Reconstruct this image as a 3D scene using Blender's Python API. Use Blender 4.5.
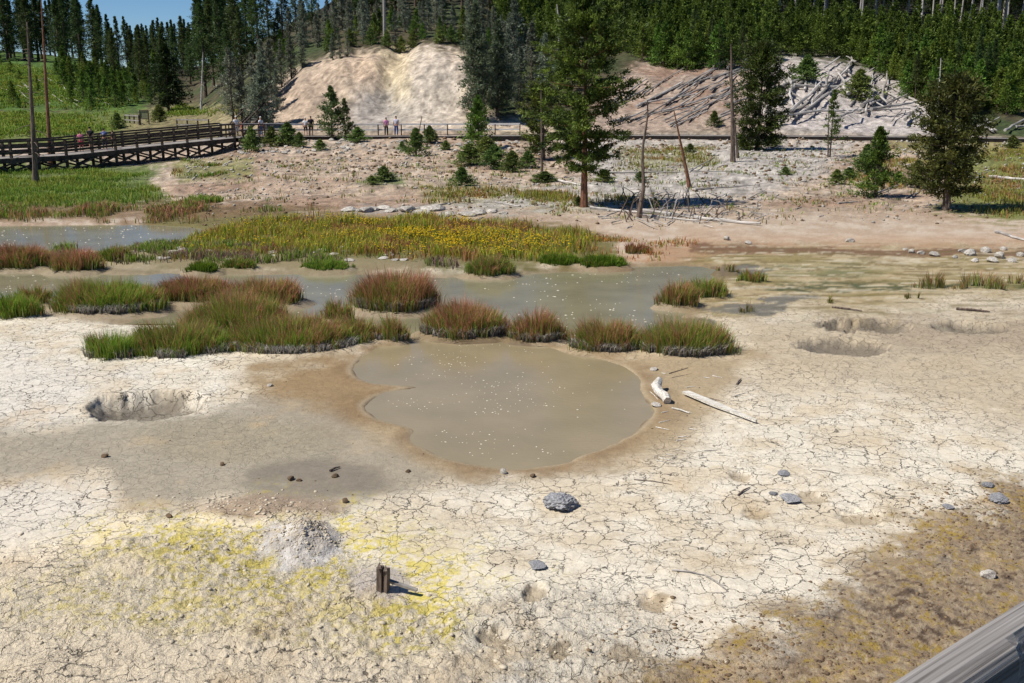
import bpy, math, random
import numpy as np
from mathutils import Vector, Matrix
R = math.radians
for o in list(bpy.data.objects): bpy.data.objects.remove(o)
S = bpy.context.scene
C = S.collection

# ------------------------------------------------------------------ camera
W, H = 1024, 683
F = 1000.0
HC = 6.0
PITCH = math.atan((341.5 - 85) / F)
cd = bpy.data.cameras.new('camera'); cam = bpy.data.objects.new('camera', cd); C.objects.link(cam)
cd.sensor_width = 36; cd.lens = 36 * F / W; cd.clip_start = 0.05; cd.clip_end = 3000
cam.location = (0, 0, HC); cam.rotation_euler = (math.pi / 2 - PITCH, 0, 0)
S.camera = cam
# ------------------------------------------------------------------ light
SUN_EL, SUN_AZ = R(54), R(-107)          # azimuth measured from +Y towards +X
wd = bpy.data.worlds.new('World'); S.world = wd; wd.use_nodes = True
nt = wd.node_tree; nt.nodes.clear()
sky = nt.nodes.new('ShaderNodeTexSky'); sky.sky_type = 'NISHITA'; sky.sun_disc = False
sky.sun_elevation = SUN_EL; sky.sun_rotation = SUN_AZ; sky.altitude = 2400; sky.air_density = 1.0; sky.dust_density = 0.3; sky.ozone_density = 2.0
hsv = nt.nodes.new('ShaderNodeHueSaturation'); hsv.inputs['Saturation'].default_value = 1.2
bg = nt.nodes.new('ShaderNodeBackground'); bg.inputs[1].default_value = 0.06
ow = nt.nodes.new('ShaderNodeOutputWorld'); nt.links.new(sky.outputs[0], hsv.inputs['Color']); tn = nt.nodes.new('ShaderNodeVectorMath'); tn.operation = 'MULTIPLY'; tn.inputs[1].default_value = (.78, .93, 1.12); nt.links.new(hsv.outputs[0], tn.inputs[0]); nt.links.new(tn.outputs[0], bg.inputs[0]); nt.links.new(bg.outputs[0], ow.inputs[0])
sd = bpy.data.lights.new('sun', 'SUN'); sd.energy = 4.3; sd.angle = R(0.5); sd.color = (1.0, 0.955, 0.89)
so = bpy.data.objects.new('sun', sd); C.objects.link(so)
sdir = Vector((math.sin(SUN_AZ) * math.cos(SUN_EL), math.cos(SUN_AZ) * math.cos(SUN_EL), math.sin(SUN_EL)))
so.rotation_euler = sdir.to_track_quat('Z', 'Y').to_euler(); so.location = (-40, 10, 60)
S.view_settings.view_transform = 'Standard'; S.view_settings.look = 'None'; S.view_settings.exposure = 0.44; S.view_settings.gamma = 1
S.render.engine = 'CYCLES'
S.cycles.max_bounces = 5; S.cycles.diffuse_bounces = 2; S.cycles.glossy_bounces = 2; S.cycles.transmission_bounces = 2

# ------------------------------------------------------------------ noise helpers (numpy)
def _hash(ix, iy, seed):
    h = ix.astype(np.int32).view(np.uint32) * np.uint32(374761393) + iy.astype(np.int32).view(np.uint32) * np.uint32(668265263) + np.uint32((seed * 1442695041) & 0xffffffff)
    h = (h ^ (h >> np.uint32(13))) * np.uint32(1274126177)
    h = h ^ (h >> np.uint32(16))
    return (h & np.uint32(0xffffff)) * np.float64(1 / 0xffffff)
def vnoise(x, y, seed=0):
    x = np.asarray(x, float); y = np.asarray(y, float)
    ix = np.floor(x); iy = np.floor(y); fx = x - ix; fy = y - iy
    u = fx * fx * (3 - 2 * fx); v = fy * fy * (3 - 2 * fy)
    a = _hash(ix, iy, seed); b = _hash(ix + 1, iy, seed); c = _hash(ix, iy + 1, seed); d = _hash(ix + 1, iy + 1, seed)
    return (a * (1 - u) + b * u) * (1 - v) + (c * (1 - u) + d * u) * v
def fbm(x, y, seed=0, octv=4, gain=.5):
    s = 0; a = 1; t = 0
    for i in range(octv):
        s = s + a * (vnoise(x * 2 ** i + 17.3 * i, y * 2 ** i - 9.1 * i, seed + i) - .5); t += a; a *= gain
    return s / t * 2      # about -1..1
def sstep(a, b, x):
    t = np.clip((x - a) / (b - a), 0, 1); return t * t * (3 - 2 * t)
def lin(c):
    return tuple(((v / 255) / 12.92 if v / 255 <= .04045 else ((v / 255 + .055) / 1.055) ** 2.4) for v in c)
def worley(x, y, seed=0):          # F1, F2 distances
    ix = np.floor(x); iy = np.floor(y); f1 = np.full(x.shape, 9.); f2 = np.full(x.shape, 9.)
    for dx in (-1, 0, 1):
        for dy in (-1, 0, 1):
            cx = ix + dx; cy = iy + dy
            d = np.hypot(cx + _hash(cx, cy, seed) - x, cy + _hash(cx, cy, seed + 7) - y)
            f2 = np.minimum(f2, np.maximum(f1, d)); f1 = np.minimum(f1, d)
    return f1, f2

# ------------------------------------------------------------------ plan of the place
SP, CP = math.sin(PITCH), math.cos(PITCH)
def ray(px, py):
    a = (px - 512) / F; b = (341.5 - py) / F
    return Vector((a, CP + b * SP, -SP + b * CP))
def G(px, py, z=0.):
    d = ray(px, py); t = (z - HC) / d.z
    return Vector((d.x * t, d.y * t, z))
def at_Y(px, py, Y):
    d = ray(px, py); t = Y / d.y
    return Vector((d.x * t, Y, HC + d.z * t))
def plan(X, Y, Z):
    dz = Z - HC; f = Y * CP - dz * SP; u = Y * SP + dz * CP
    return 512 + F * X / f, 341.5 - F * u / f
YS = np.array([0, 42, 50, 60, 75, 88, 94, 102, 110, 118, 130, 145, 165, 200, 260, 400, 900.])
COLS = np.array([-400, 0, 70, 130, 190, 235, 275, 310, 350, 400, 460, 500, 560, 620, 720, 820, 900, 1024, 1400.])
TAB = np.array([
 [0, 0, .1, .1, 0, .1, .4, .9, 1.3, 1.8, 3.0, 6.0, 9.2, 12, 13, 9, 0],
 [0, 0, .1, .1, 0, .2, .5, 1.0, 1.5, 1.9, 3.0, 6.0, 9.2, 12, 13, 9, 0],
 [0, 0, .1, .1, 0, .2, .5, 1.1, 1.6, 2.0, 3.0, 5.6, 8.6, 11, 12, 8, 0],
 [0, 0, .1, .1, 0, .2, .6, 1.3, 1.8, 2.2, 3.0, 4.8, 6.8, 9, 9, 7, 0],
 [0, 0, .15, .2, 0.1, .5, .9, 1.6, 2.3, 2.9, 3.9, 5.4, 7.2, 8.6, 8.6, 7, 0],
 [0, 0, .2, .3, .5, .9, 1.1, 1.9, 3.3, 5.0, 7.0, 8.5, 9.5, 11, 11, 9, 0],
 [0, 0, .2, .35, .65, 1.0, 1.15, 2.4, 5.2, 7.2, 9.5, 11, 13, 15, 15, 12, 0],
 [0, 0, .2, .35, .7, 1.0, 1.2, 3.0, 7.2, 9.2, 11.2, 13, 16, 19, 20, 18, 0],
 [0, 0, .2, .4, .7, 1.0, 1.2, 3.4, 8.2, 10.6, 12.4, 14.4, 18, 22, 25, 25, 0],
 [0, 0, .2, .4, .7, 1.0, 1.2, 3.4, 8.6, 11.0, 12.8, 15, 19, 24, 30, 35, 0],
 [0, 0, .2, .4, .7, 1.0, 1.2, 3.4, 8.4, 10.6, 12.5, 15, 19, 24, 30, 38, 0],
 [0, 0, .2, .4, .7, 1.0, 1.2, 2.4, 4.8, 7.4, 10.8, 14, 18, 23, 30, 40, 0],
 [0, 0, .2, .4, .75, 1.0, 1.2, 2.1, 4.0, 6.3, 9.8, 13, 17, 22, 30, 42, 0],
 [0, 0, .2, .4, .8, 1.1, 1.25, 2.5, 4.6, 6.6, 9.6, 12.4, 16, 21, 29, 43, 0],
 [0, 0, .25, .5, .85, 1.1, 1.25, 2.9, 5.0, 6.9, 9.4, 11.8, 15, 20, 28, 43, 0],
 [0, 0, .2, .4, .8, 1.1, 1.25, 2.8, 4.7, 6.5, 9.0, 11.4, 14.5, 19.6, 28, 43, 0],
 [0, 0, .15, .3, .7, 1.0, 1.15, 2.1, 3.6, 5.2, 7.6, 10.6, 14, 19, 27, 43, 0],
 [0, 0, .15, .3, .6, .9, 1.1, 1.7, 2.9, 4.3, 6.6, 9.8, 13.4, 18.6, 27, 43, 0],
 [0, 0, .15, .3, .6, .9, 1.1, 1.6, 2.6, 4.0, 6.2, 9.4, 13, 18, 26, 43, 0]])
def cubic_idx(xs, x):
    i = np.clip(np.searchsorted(xs, x) - 1, 0, len(xs) - 2); t = np.clip((x - xs[i]) / (xs[i + 1] - xs[i]), 0, 1)
    return i, t
def pdist(X, Y, pts, mg=None):       # signed distance to a polygon (negative inside)
    if mg is not None:
        xs = [p[0] for p in pts]; ys = [p[1] for p in pts]; k = (X > min(xs) - mg) & (X < max(xs) + mg) & (Y > min(ys) - mg) & (Y < max(ys) + mg)
        out = np.full(X.shape, 1e3)
        if k.any(): out[k] = pdist(X[k], Y[k], pts)
        return out
    d = np.full(X.shape, 1e9); inside = np.zeros(X.shape, bool); n = len(pts)
    for i in range(n):
        ax, ay = pts[i]; bx, by = pts[(i + 1) % n]
        ex, ey = bx - ax, by - ay; wx, wy = X - ax, Y - ay
        t = np.clip((wx * ex + wy * ey) / (ex * ex + ey * ey + 1e-12), 0, 1)
        d = np.minimum(d, (wx - ex * t) ** 2 + (wy - ey * t) ** 2)
        c = ((ay > Y) != (by > Y)) & (X < (bx - ax) * (Y - ay) / ((by - ay) if by != ay else 1e-9) + ax)
        inside ^= c
    d = np.sqrt(d); return np.where(inside, -d, d)
def smooth_poly(p, n=2):
    for _ in range(n):
        q = []
        for i in range(len(p)):
            a = p[i]; b = p[(i + 1) % len(p)]
            q += [(a[0] * .75 + b[0] * .25, a[1] * .75 + b[1] * .25), (a[0] * .25 + b[0] * .75, a[1] * .25 + b[1] * .75)]
        p = q
    return p
def world_poly(p): return [tuple(G(x, y).xy) for x, y in p]
_o = [(45,100),(70,75),(130,50),(220,32),(330,25),(430,22),(520,30),(600,50),(700,70),(780,85),(830,105),(860,140),(868,175),(905,215),(895,250),(850,290),(770,325),(700,350),(640,375),(560,385),(480,388),(400,380),(320,360),(250,330),(228,300),(235,275),(180,262),(110,245),(80,220),(90,200),(130,180),(200,165),(240,157),(150,149),(90,140),(50,125)]
POOL = world_poly([(340 + x / 2.926, 330 + y / 2.926) for x, y in smooth_poly(_o, 1)])
POND = world_poly(smooth_poly([(-160,268),(60,270),(150,272),(300,271),(380,272),(470,276),(540,270),(600,267),(640,263),(700,264),(728,270),(700,280),(672,296),(690,312),(668,330),(600,341),(540,335),(420,337),(330,331),(285,318),(200,316),(120,316),(50,308),(0,294),(-160,292)], 1))
STREAM = world_poly(smooth_poly([(-200,225),(60,223),(150,222),(207,225),(200,232),(165,241),(130,247),(60,248),(-200,250)], 1))
# rush clumps: centre x, base y, width px, height px, green, red, kind
CL = [  # x0,x1,base y,height px, red amount, dense, label
 (-14, 34, 318, 30, .25, 1, 'bright green rush clump at the left edge of the pond bank'),
 (14, 48, 303, 20, .8, 1, 'small red-tipped rush clump behind the green one at the left pond edge'),
 (46, 152, 312, 32, .35, 1.2, 'wide bright green rush clump standing on the left near bank of the pond'),
 (150, 232, 302, 25, .9, 1, 'left one of the two long red-tipped rush clumps in the pond'),
 (222, 298, 304, 27, .85, 1, 'right one of the two long red-tipped rush clumps in the pond, beside open water'),
 (180, 285, 338, 44, .55, 1.3, 'tallest green and rusty rush clump in the middle of the near bank row'),
 (82, 132, 359, 32, .1, 1, 'green leafy rush clump at the left end of the near bank row'),
 (118, 226, 356, 34, .5, .9, 'dark grassy rush clump with grey litter at its foot, in the near bank row'),
 (216, 352, 351, 30, .5, .9, 'long low rush clump with grey dead base beside the pool bank'),
 (320, 352, 320, 25, .75, .7, 'small sparse rusty rush clump standing in the water'),
 (330, 376, 340, 28, .8, 1, 'rusty red rush clump touching the water left of the mud pool'),
 (374, 408, 341, 28, .5, 1, 'narrow green rush clump just left of the gap to open water'),
 (354, 434, 310, 40, .85, 1.2, 'round red-topped rush clump standing alone in the middle of the pond'),
 (422, 505, 337, 36, .85, 1.2, 'broad red-topped rush clump directly behind the mud pool'),
 (511, 563, 341, 31, .85, 1.1, 'smaller rounded red-topped rush clump behind the mud pool'),
 (572, 646, 351, 33, .65, 1, 'rush clump with whitish dead stems at its base, behind the pool right side'),
 (644, 733, 355, 38, .6, 1.2, 'large dark green rush clump at the right end of the near bank row'),
 (660, 700, 306, 30, .95, .9, 'pink-red feathery rush clump at the right shore of the pond'),
 (682, 730, 298, 22, .35, .7, 'sparse green rush clump right of the pink one on the pond shore'),
 (-20, 46, 268, 24, .95, 1.1, 'maroon grass clump at the left end of the far pond bank'),
 (46, 96, 271, 23, .95, 1.1, 'round maroon grass clump on the far pond bank'),
 (90, 130, 262, 17, .4, .8, 'low mixed grass clump right of the maroon one on the far bank'),
 (184, 218, 272, 12, .02, 1, 'small bright green sedge tuft at the water edge of the far bank'),
 (220, 256, 269, 9, .02, 1, 'flat bright green sedge tuft beside the smaller tuft on the far bank'),
 (300, 350, 270, 10, .1, 1, 'low green sedge strip on the far bank below the yellow flowers'),
 (466, 513, 275, 21, .5, 1.2, 'green clump with rusty head jutting into the pond from the flower meadow'),
 (538, 582, 265, 12, .0, 1, 'left yellow-green sedge tuft at the orange shore'),
 (580, 628, 267, 13, .0, 1, 'right yellow-green sedge tuft at the orange shore'),
 (624, 652, 254, 12, 1.0, .8, 'pale pink grass tuft on the orange shore'),
 (716, 740, 273, 11, .6, .4, 'small brown dry grass tuft on the wet flat'),
 (740, 769, 283, 13, .3, .5, 'dark green grass tuft on the wet flat right of the pond'),
 (741, 757, 314, 15, .1, .35, 'thin grey-green tuft beside the little puddle'),
 (822, 836, 304, 11, .1, .35, 'lone thin grass tuft in the middle of the bare wet flat'),
 (906, 921, 300, 11, .1, .35, 'thin tuft below the wide dry grass patch'),
 (916, 964, 290, 20, .5, .35, 'left half of the wide dry grass patch on the right flat'),
 (956, 1008, 291, 22, .45, .4, 'right half of the wide dry grass patch on the right flat'),
 (1004, 1030, 286, 14, .5, .3, 'sparse dry grass tuft at the right frame edge'),
]
CLW = []
for (x0, x1, yb, hp, red, dens, lab) in CL:
    c = G((x0 + x1) / 2, yb); rx = (x1 - x0) / 2 * c.length / F * .0 + (G(x1, yb).x - G(x0, yb).x) / 2
    hh = hp * (c.y * CP + HC * SP) / F
    ry = min(max(rx * .62, .18), 1.3)
    CLW.append((c.x, c.y + ry * .75, rx, ry, hh))
CRATERS = [(146,406,60,15,.52),(845,347,47,9,.30),(842,325,24,6,.32),(886,326,26,7,.34),(972,327,40,6,.32),(1010,283,30,3,.05),(150,320,50,4,.08),
           (495,637,17,11,.09),(562,650,14,10,.08),(535,592,12,8,.08),(655,603,16,9,.06),(740,475,12,6,.05),(812,497,16,6,.06),(862,516,22,8,.07),(755,512,12,6,.05),(620,655,18,9,.05),(885,560,18,9,.04)]
def base_h(X, Y):
    X = np.asarray(X, float); Y = np.asarray(Y, float)
    col = 512 + 1032 * X / np.maximum(Y, 8)
    i, s = cubic_idx(YS, Y); j, t = cubic_idx(COLS, col)
    t = t * t * (3 - 2 * t)
    z = (TAB[j, i] * (1 - s) + TAB[j, i + 1] * s) * (1 - t) + (TAB[j + 1, i] * (1 - s) + TAB[j + 1, i + 1] * s) * t
    z = z + fbm(X * .12, Y * .12, 5, 3) * .25 * sstep(44, 70, Y) + fbm(X * .05, Y * .05, 9, 3) * 1.2 * sstep(125, 170, Y)
    # gullies on the bare cliff and bank
    cl = sstep(290, 330, col) * (1 - sstep(470, 500, col)) * sstep(100, 106, Y) * (1 - sstep(116, 124, Y))
    z = z - cl * (np.exp(-((col - 385 - (Y - 102) * 1.2) / 16) ** 2) * 1.4 + fbm(X * .5, Y * .2, 31, 4, .5) * .5 + fbm(X * 1.7, Y * 1.7, 35, 3, .6) * .08)
    z = z + fbm(X * .45, Y * .45, 3, 5, .6) * .22 * sstep(46, 60, Y) + sstep(92, 100, Y) * fbm(X * .8, Y * .8, 33, 4, .6) * .16
    near = np.clip(1 - Y / 7., 0, 1.8)
    return z + 3.0 * near ** 1.5
def ellipse(X, Y, px, py, rx, ry):
    c = G(px, py); a = G(px + rx, py).x - c.x; b = (G(px, py - ry).y - G(px, py + ry).y) / 2; cy = (G(px, py - ry).y + G(px, py + ry).y) / 2
    return np.hypot((X - c.x) / a, (Y - cy) / b)
def hz(X, Y, detail=True):
    X = np.atleast_1d(np.asarray(X, float)); Y = np.atleast_1d(np.asarray(Y, float))
    z = base_h(X, Y)
    if not detail: return z
    n1 = fbm(X * .6, Y * .6, 11, 4)
    m = Y < 48
    z = z + np.where(m, n1 * .05, 0) * sstep(5, 8, Y)
    w = np.where(m, 1., 0.)
    if m.any():
        x, y = X[m], Y[m]; zz = z[m]
        for k, (px, py, rx, ry, dp) in enumerate(CRATERS):
            r0 = ellipse(x, y, px, py, rx, ry); kk = r0 < 1.8
            if not kk.any(): continue
            r = r0.copy(); r[kk] = r0[kk] * (1 + fbm(x[kk] * (2.1 if rx > 24 else 5), y[kk] * (2.1 if rx > 24 else 5), 60 + k, 4, .6) * (.22 if rx > 24 else .6))
            zz = zz - dp * np.where(r < 1, (1 - r ** 4) ** .8 * (1 - .25 * r), 0) + .01 * np.exp(-((r - 1.08) / .12) ** 2) * (dp > .1)
        # sinter mound, low stump mound, rubbly ridge
        r = ellipse(x, y, 301, 545, 41, 22) * (1 + .18 * fbm(x * 2.5, y * 2.5, 73, 3)); zz = zz + (.34 + .1 * fbm(x * 7, y * 7, 74, 3)) * np.clip(1 - r, 0, 1)
        r = ellipse(x, y, 378, 583, 32, 17); zz = zz + .12 * np.clip(1 - r, 0, 1)
        r = ellipse(x, y, 265, 512, 75, 15); zz = zz + (.12 + .1 * fbm(x * 3, y * 3, 71, 3)) * np.clip(1 - r, 0, 1)
        r = ellipse(x, y, 432, 208, 92, 7); zz = zz + .0
        # crumbly relief, strongest in the rubble zones at the front
        qx, qy = plan(x, y, 0 * x)
        rub = rubble(qx, qy, x, y)
        f1, f2 = worley(x * 5.2 + fbm(x * 3, y * 3, 4, 2) * .8, y * 5.2, 3)
        f1b, _ = worley(x * 12, y * 12, 8)
        bil = 1 - 2 * np.abs(fbm(x * 3.4, y * 3.4, 25, 4, .6)); zz = zz + rub * .06 * (bil - .6) * sstep(-.5, .3, fbm(x * .7, y * .7, 29, 2))
        zz = zz + rub * (.06 * fbm(x * 2.6, y * 2.6, 21, 5, .62) + .022 * (1 - f1 * 1.3) * sstep(-.2, .4, fbm(x * .8, y * .8, 27, 2)) + .022 * (1 - f1b))
        zz = zz + .006 * fbm(x * 4, y * 4, 23, 3)
        wp = np.stack([fbm(x * 1.7, y * 1.7, 41, 3), fbm(x * 1.7, y * 1.7, 47, 3)])
        dpool = pdist(x, y, POOL, 3) + wp[0] * .13
        zz = zz * sstep(-.1, 1.2, dpool) * 1.0 - .05 * (1 - sstep(0, 2.2, dpool)) - .35 * sstep(.22, -.6, dpool)
        zz = zz + (.004 + .03 * wp[1]) * np.exp(-((dpool - .4) / .2) ** 2)
        dp2 = np.minimum(pdist(x, y, POND, 3), pdist(x, y, STREAM, 3)) + wp[1] * .22
        zz = zz - .07 * (1 - sstep(0, 1.6, dp2)) - .35 * sstep(.3, -.8, dp2)
        for (cx, cy, rx, ry, hh) in CLW:
            r = np.hypot((x - cx) / (rx * 1.02), (y - cy) / (ry * 1.12)) * (1 + .15 * wp[0])
            zz = np.maximum(zz, .03 - .4 * np.clip(r - 1, 0, 9))
        z[m] = zz
    return z
def blob(qx, qy, cx, cy, rx, ry): return np.clip(1 - np.hypot((qx - cx) / rx, (qy - cy) / ry), 0, 1)
def rubble(qx, qy, x, y):
    n = fbm(x * .9, y * .9, 51, 3)
    a = sstep(0, .25, (qy - 500 - (qx > 0) * 0) / 180 - np.abs(qx - 180) / 600 + n * .25)
    b = sstep(-10, 60, (qy - 683) + (qx - 620) * .55 + n * 50) * .6
    c = sstep(.1, .6, blob(qx, qy, 540, 640, 160, 70) * 1.4 + n * .3)
    d = sstep(.15, .6, blob(qx, qy, 40, 640, 200, 110) * 1.3 + n * .3)
    return np.clip(np.maximum.reduce([a, b * .8, c * .7, d * .9]), 0, 1)
def hz1(x, y): return float(hz(x, y)[0])
_YV = np.concatenate([np.arange(6, 48, .25), np.arange(48, 100, .35), np.arange(100, 420, .8)])
def locate(px, py, Y0=None):
    """point of the ground seen at this place of the plan"""
    d = ray(px, py); t = _YV / d.y; z = HC + d.z * t; g = base_h(d.x * t, _YV)
    k = np.where(g >= z)[0]; k = k[k > 0][0] if len(k[k > 0]) else len(_YV) - 1
    Yf = np.linspace(_YV[max(k - 3, 0)], _YV[min(k + 2, len(_YV) - 1)], 30)
    t = Yf / d.y; z = HC + d.z * t; g = hz(d.x * t, Yf)
    k = np.where(g >= z)[0]; k = k[k > 0][0] if len(k[k > 0]) else len(Yf) - 1
    a = g[k - 1] - z[k - 1]; b = g[k] - z[k]; q = -a / (b - a) if b != a else 0
    q = min(max(q, 0), 1); Y = Yf[k - 1] + (Yf[k] - Yf[k - 1]) * q
    return Vector((d.x * Y / d.y, Y, g[k - 1] + (g[k] - g[k - 1]) * q))

# ------------------------------------------------------------------ object helpers
def tag(o, label=None, cat=None, group=None, kind=None):
    if label: o['label'] = label
    if cat: o['category'] = cat
    if group: o['group'] = group
    if kind: o['kind'] = kind
    return o
def link(name, me, mat=None, parent=None, loc=None, smooth=False):
    o = bpy.data.objects.new(name, me); C.objects.link(o)
    if mat is not None and me is not None and not me.materials: me.materials.append(mat)
    if parent: o.parent = parent
    if loc is not None: o.location = loc
    if smooth and me is not None: me.polygons.foreach_set('use_smooth', [True] * len(me.polygons))
    return o
def empty(name, loc=(0, 0, 0), rz=0):
    o = bpy.data.objects.new(name, None); C.objects.link(o); o.location = loc; o.rotation_euler = (0, 0, rz); o.empty_display_size = .2
    return o
def copy_tree(o, parent=None):
    c = o.copy(); C.objects.link(c)
    if parent: c.parent = parent
    for ch in list(o.children):
        k = ch.copy(); C.objects.link(k); k.parent = c
    return c
def np_mesh(name, V, Fc, col=None, k=None):
    """V (n,3); Fc (m,k) index array"""
    me = bpy.data.meshes.new(name); V = np.asarray(V, np.float32); Fc = np.asarray(Fc, np.int32); k = Fc.shape[1]
    me.vertices.add(len(V)); me.vertices.foreach_set('co', V.ravel())
    me.loops.add(Fc.size); me.loops.foreach_set('vertex_index', Fc.ravel())
    me.polygons.add(len(Fc)); me.polygons.foreach_set('loop_start', np.arange(0, Fc.size, k, dtype=np.int32))
    me.update(calc_edges=True)
    if col is not None:
        a = me.color_attributes.new('Col', 'FLOAT_COLOR', 'POINT'); cc = np.ones((len(V), 4), np.float32); cc[:, :3] = col
        a.data.foreach_set('color', cc.ravel())
    return me
class MB:
    def __init__(s): s.v = []; s.f = []
    def add(s, vs, fs):
        n = len(s.v); s.v += [tuple(v) for v in vs]; s.f += [tuple(i + n for i in f) for f in fs]; return s
    def beam(s, a, b, w, h, up=Vector((0, 0, 1))):
        a = Vector(a); b = Vector(b); d = (b - a).normalized(); x = d.cross(up)
        if x.length < 1e-4: x = Vector((1, 0, 0))
        x.normalize(); y = x.cross(d); vs = []
        for p in (a, b):
            for sx, sy in ((-1, -1), (1, -1), (1, 1), (-1, 1)): vs.append(p + x * w / 2 * sx + y * h / 2 * sy)
        return s.add(vs, [(0, 3, 2, 1), (4, 5, 6, 7), (0, 1, 5, 4), (1, 2, 6, 5), (2, 3, 7, 6), (3, 0, 4, 7)])
    def tube(s, pts, rad, n=7, jit=0, seed=0):
        rr = random.Random(seed); pts = [Vector(p) for p in pts]; vs = []; fs = []
        for i, p in enumerate(pts):
            d = (pts[min(i + 1, len(pts) - 1)] - pts[max(i - 1, 0)]).normalized()
            x = d.cross(Vector((.13, .31, .94))); 
            if x.length < .05: x = d.cross(Vector((1, 0, 0)))
            x.normalize(); y = d.cross(x)
            for k in range(n):
                a = 2 * math.pi * k / n; r = rad[i] * (1 + jit * (rr.random() - .5))
                vs.append(p + (x * math.cos(a) + y * math.sin(a)) * r)
        for i in range(len(pts) - 1):
            for k in range(n):
                fs.append((i * n + k, i * n + (k + 1) % n, (i + 1) * n + (k + 1) % n, (i + 1) * n + k))
        fs.append(tuple(reversed(range(n)))); fs.append(tuple(range((len(pts) - 1) * n, len(pts) * n)))
        return s.add(vs, fs)
    def mesh(s, name):
        me = bpy.data.meshes.new(name); me.from_pydata(s.v, [], s.f); me.update(); return me
    def build(s, name, mat, parent=None, smooth=False):
        return link(name, s.mesh(name), mat, parent, smooth=smooth)

# ------------------------------------------------------------------ materials
def new_mat(name):
    m = bpy.data.materials.new(name); m.use_nodes = True; n = m.node_tree; b = n.nodes['Principled BSDF']; return m, n, b
def N(n, t, **kw):
    x = n.nodes.new(t)
    for k, v in kw.items(): setattr(x, k, v)
    return x
def noisy(name, c1, c2, scale=6, rough=.85, bump=.3, bdist=.02, stretch=(1, 1, 1), coord='Object', spec=.3, rnd=0.0):
    m, n, b = new_mat(name); L = n.links.new
    tc = N(n, 'ShaderNodeTexCoord'); mp = N(n, 'ShaderNodeMapping'); mp.inputs['Scale'].default_value = stretch
    L(tc.outputs[coord], mp.inputs[0]); no = N(n, 'ShaderNodeTexNoise'); no.inputs['Scale'].default_value = scale; no.inputs['Detail'].default_value = 6; no.inputs['Roughness'].default_value = .65
    L(mp.outputs[0], no.inputs[0]); cr = N(n, 'ShaderNodeValToRGB'); cr.color_ramp.elements[0].position = .35; cr.color_ramp.elements[1].position = .65
    cr.color_ramp.elements[0].color = (*lin(c1), 1); cr.color_ramp.elements[1].color = (*lin(c2), 1); L(no.outputs[0], cr.inputs[0])
    out = cr.outputs[0]
    if rnd:
        oi = N(n, 'ShaderNodeObjectInfo'); mr = N(n, 'ShaderNodeMapRange'); mr.inputs[3].default_value = 1 - rnd; mr.inputs[4].default_value = 1 + rnd
        L(oi.outputs['Random'], mr.inputs[0]); mx = N(n, 'ShaderNodeVectorMath', operation='SCALE'); L(out, mx.inputs[0]); L(mr.outputs[0], mx.inputs['Scale']); out = mx.outputs[0]
    L(out, b.inputs['Base Color']); b.inputs['Roughness'].default_value = rough; b.inputs['Specular IOR Level'].default_value = spec
    bp = N(n, 'ShaderNodeBump'); bp.inputs['Strength'].default_value = bump; bp.inputs['Distance'].default_value = bdist; L(no.outputs[0], bp.inputs['Height']); L(bp.outputs[0], b.inputs['Normal'])
    return m
def foliage(name, transl=.25, rnd=.25, rough=.6):
    """colour from the mesh's own leaf tint, varied a little from plant to plant"""
    m, n, b = new_mat(name); L = n.links.new
    at = N(n, 'ShaderNodeAttribute', attribute_name='Col'); oi = N(n, 'ShaderNodeObjectInfo')
    hs = N(n, 'ShaderNodeHueSaturation'); L(at.outputs['Color'], hs.inputs['Color'])
    a = N(n, 'ShaderNodeMapRange'); a.inputs[3].default_value = 1 - rnd; a.inputs[4].default_value = 1 + rnd; L(oi.outputs['Random'], a.inputs[0]); L(a.outputs[0], hs.inputs['Value'])
    h = N(n, 'ShaderNodeMath', operation='MULTIPLY'); h.inputs[1].default_value = 7.31; L(oi.outputs['Random'], h.inputs[0])
    fr = N(n, 'ShaderNodeMath', operation='FRACT'); L(h.outputs[0], fr.inputs[0]); hr = N(n, 'ShaderNodeMapRange'); hr.inputs[3].default_value = .5 - rnd * .12; hr.inputs[4].default_value = .5 + rnd * .08; L(fr.outputs[0], hr.inputs[0]); L(hr.outputs[0], hs.inputs['Hue'])
    L(hs.outputs[0], b.inputs['Base Color']); b.inputs['Roughness'].default_value = rough; b.inputs['Specular IOR Level'].default_value = .25
    tr = N(n, 'ShaderNodeBsdfTranslucent'); L(hs.outputs[0], tr.inputs[0]); mx = N(n, 'ShaderNodeMixShader'); mx.inputs[0].default_value = transl
    L(b.outputs[0], mx.inputs[1]); L(tr.outputs[0], mx.inputs[2]); L(mx.outputs[0], n.nodes['Material Output'].inputs[0])
    return m
M_bark = noisy('grey_brown_bark', (58, 46, 38), (112, 96, 82), 5, bump=.6, bdist=.05, stretch=(3, 3, .6), rnd=.2)
M_bark_red = noisy('reddish_bark', (84, 54, 38), (142, 100, 74), 5, bump=.6, bdist=.05, stretch=(3, 3, .6))
M_dead = noisy('weathered_dead_wood', (104, 98, 92), (190, 184, 175), 5, bump=.5, bdist=.03, stretch=(.8, 4, 4), rnd=.35)
M_snag = noisy('dark_snag_wood', (62, 50, 42), (128, 112, 98), 4, bump=.5, bdist=.03, stretch=(4, 4, .6))
M_bleached = noisy('bleached_driftwood', (150, 144, 132), (232, 226, 212), 9, bump=.5, bdist=.02, stretch=(.8, 4, 4))
M_board = noisy('dark_weathered_timber', (46, 38, 32), (92, 80, 70), 3, bump=.3, rnd=.15)
M_deck = noisy('worn_deck_boards', (110, 104, 98), (156, 150, 142), 3, bump=.3)
M_rail_pale = noisy('sun_bleached_rail_timber', (214, 206, 194), (238, 232, 222), 3, bump=.3)
M_rock = noisy('pale_stone', (132, 124, 112), (200, 194, 182), 4, bump=.6, bdist=.05, rnd=.22)
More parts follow.
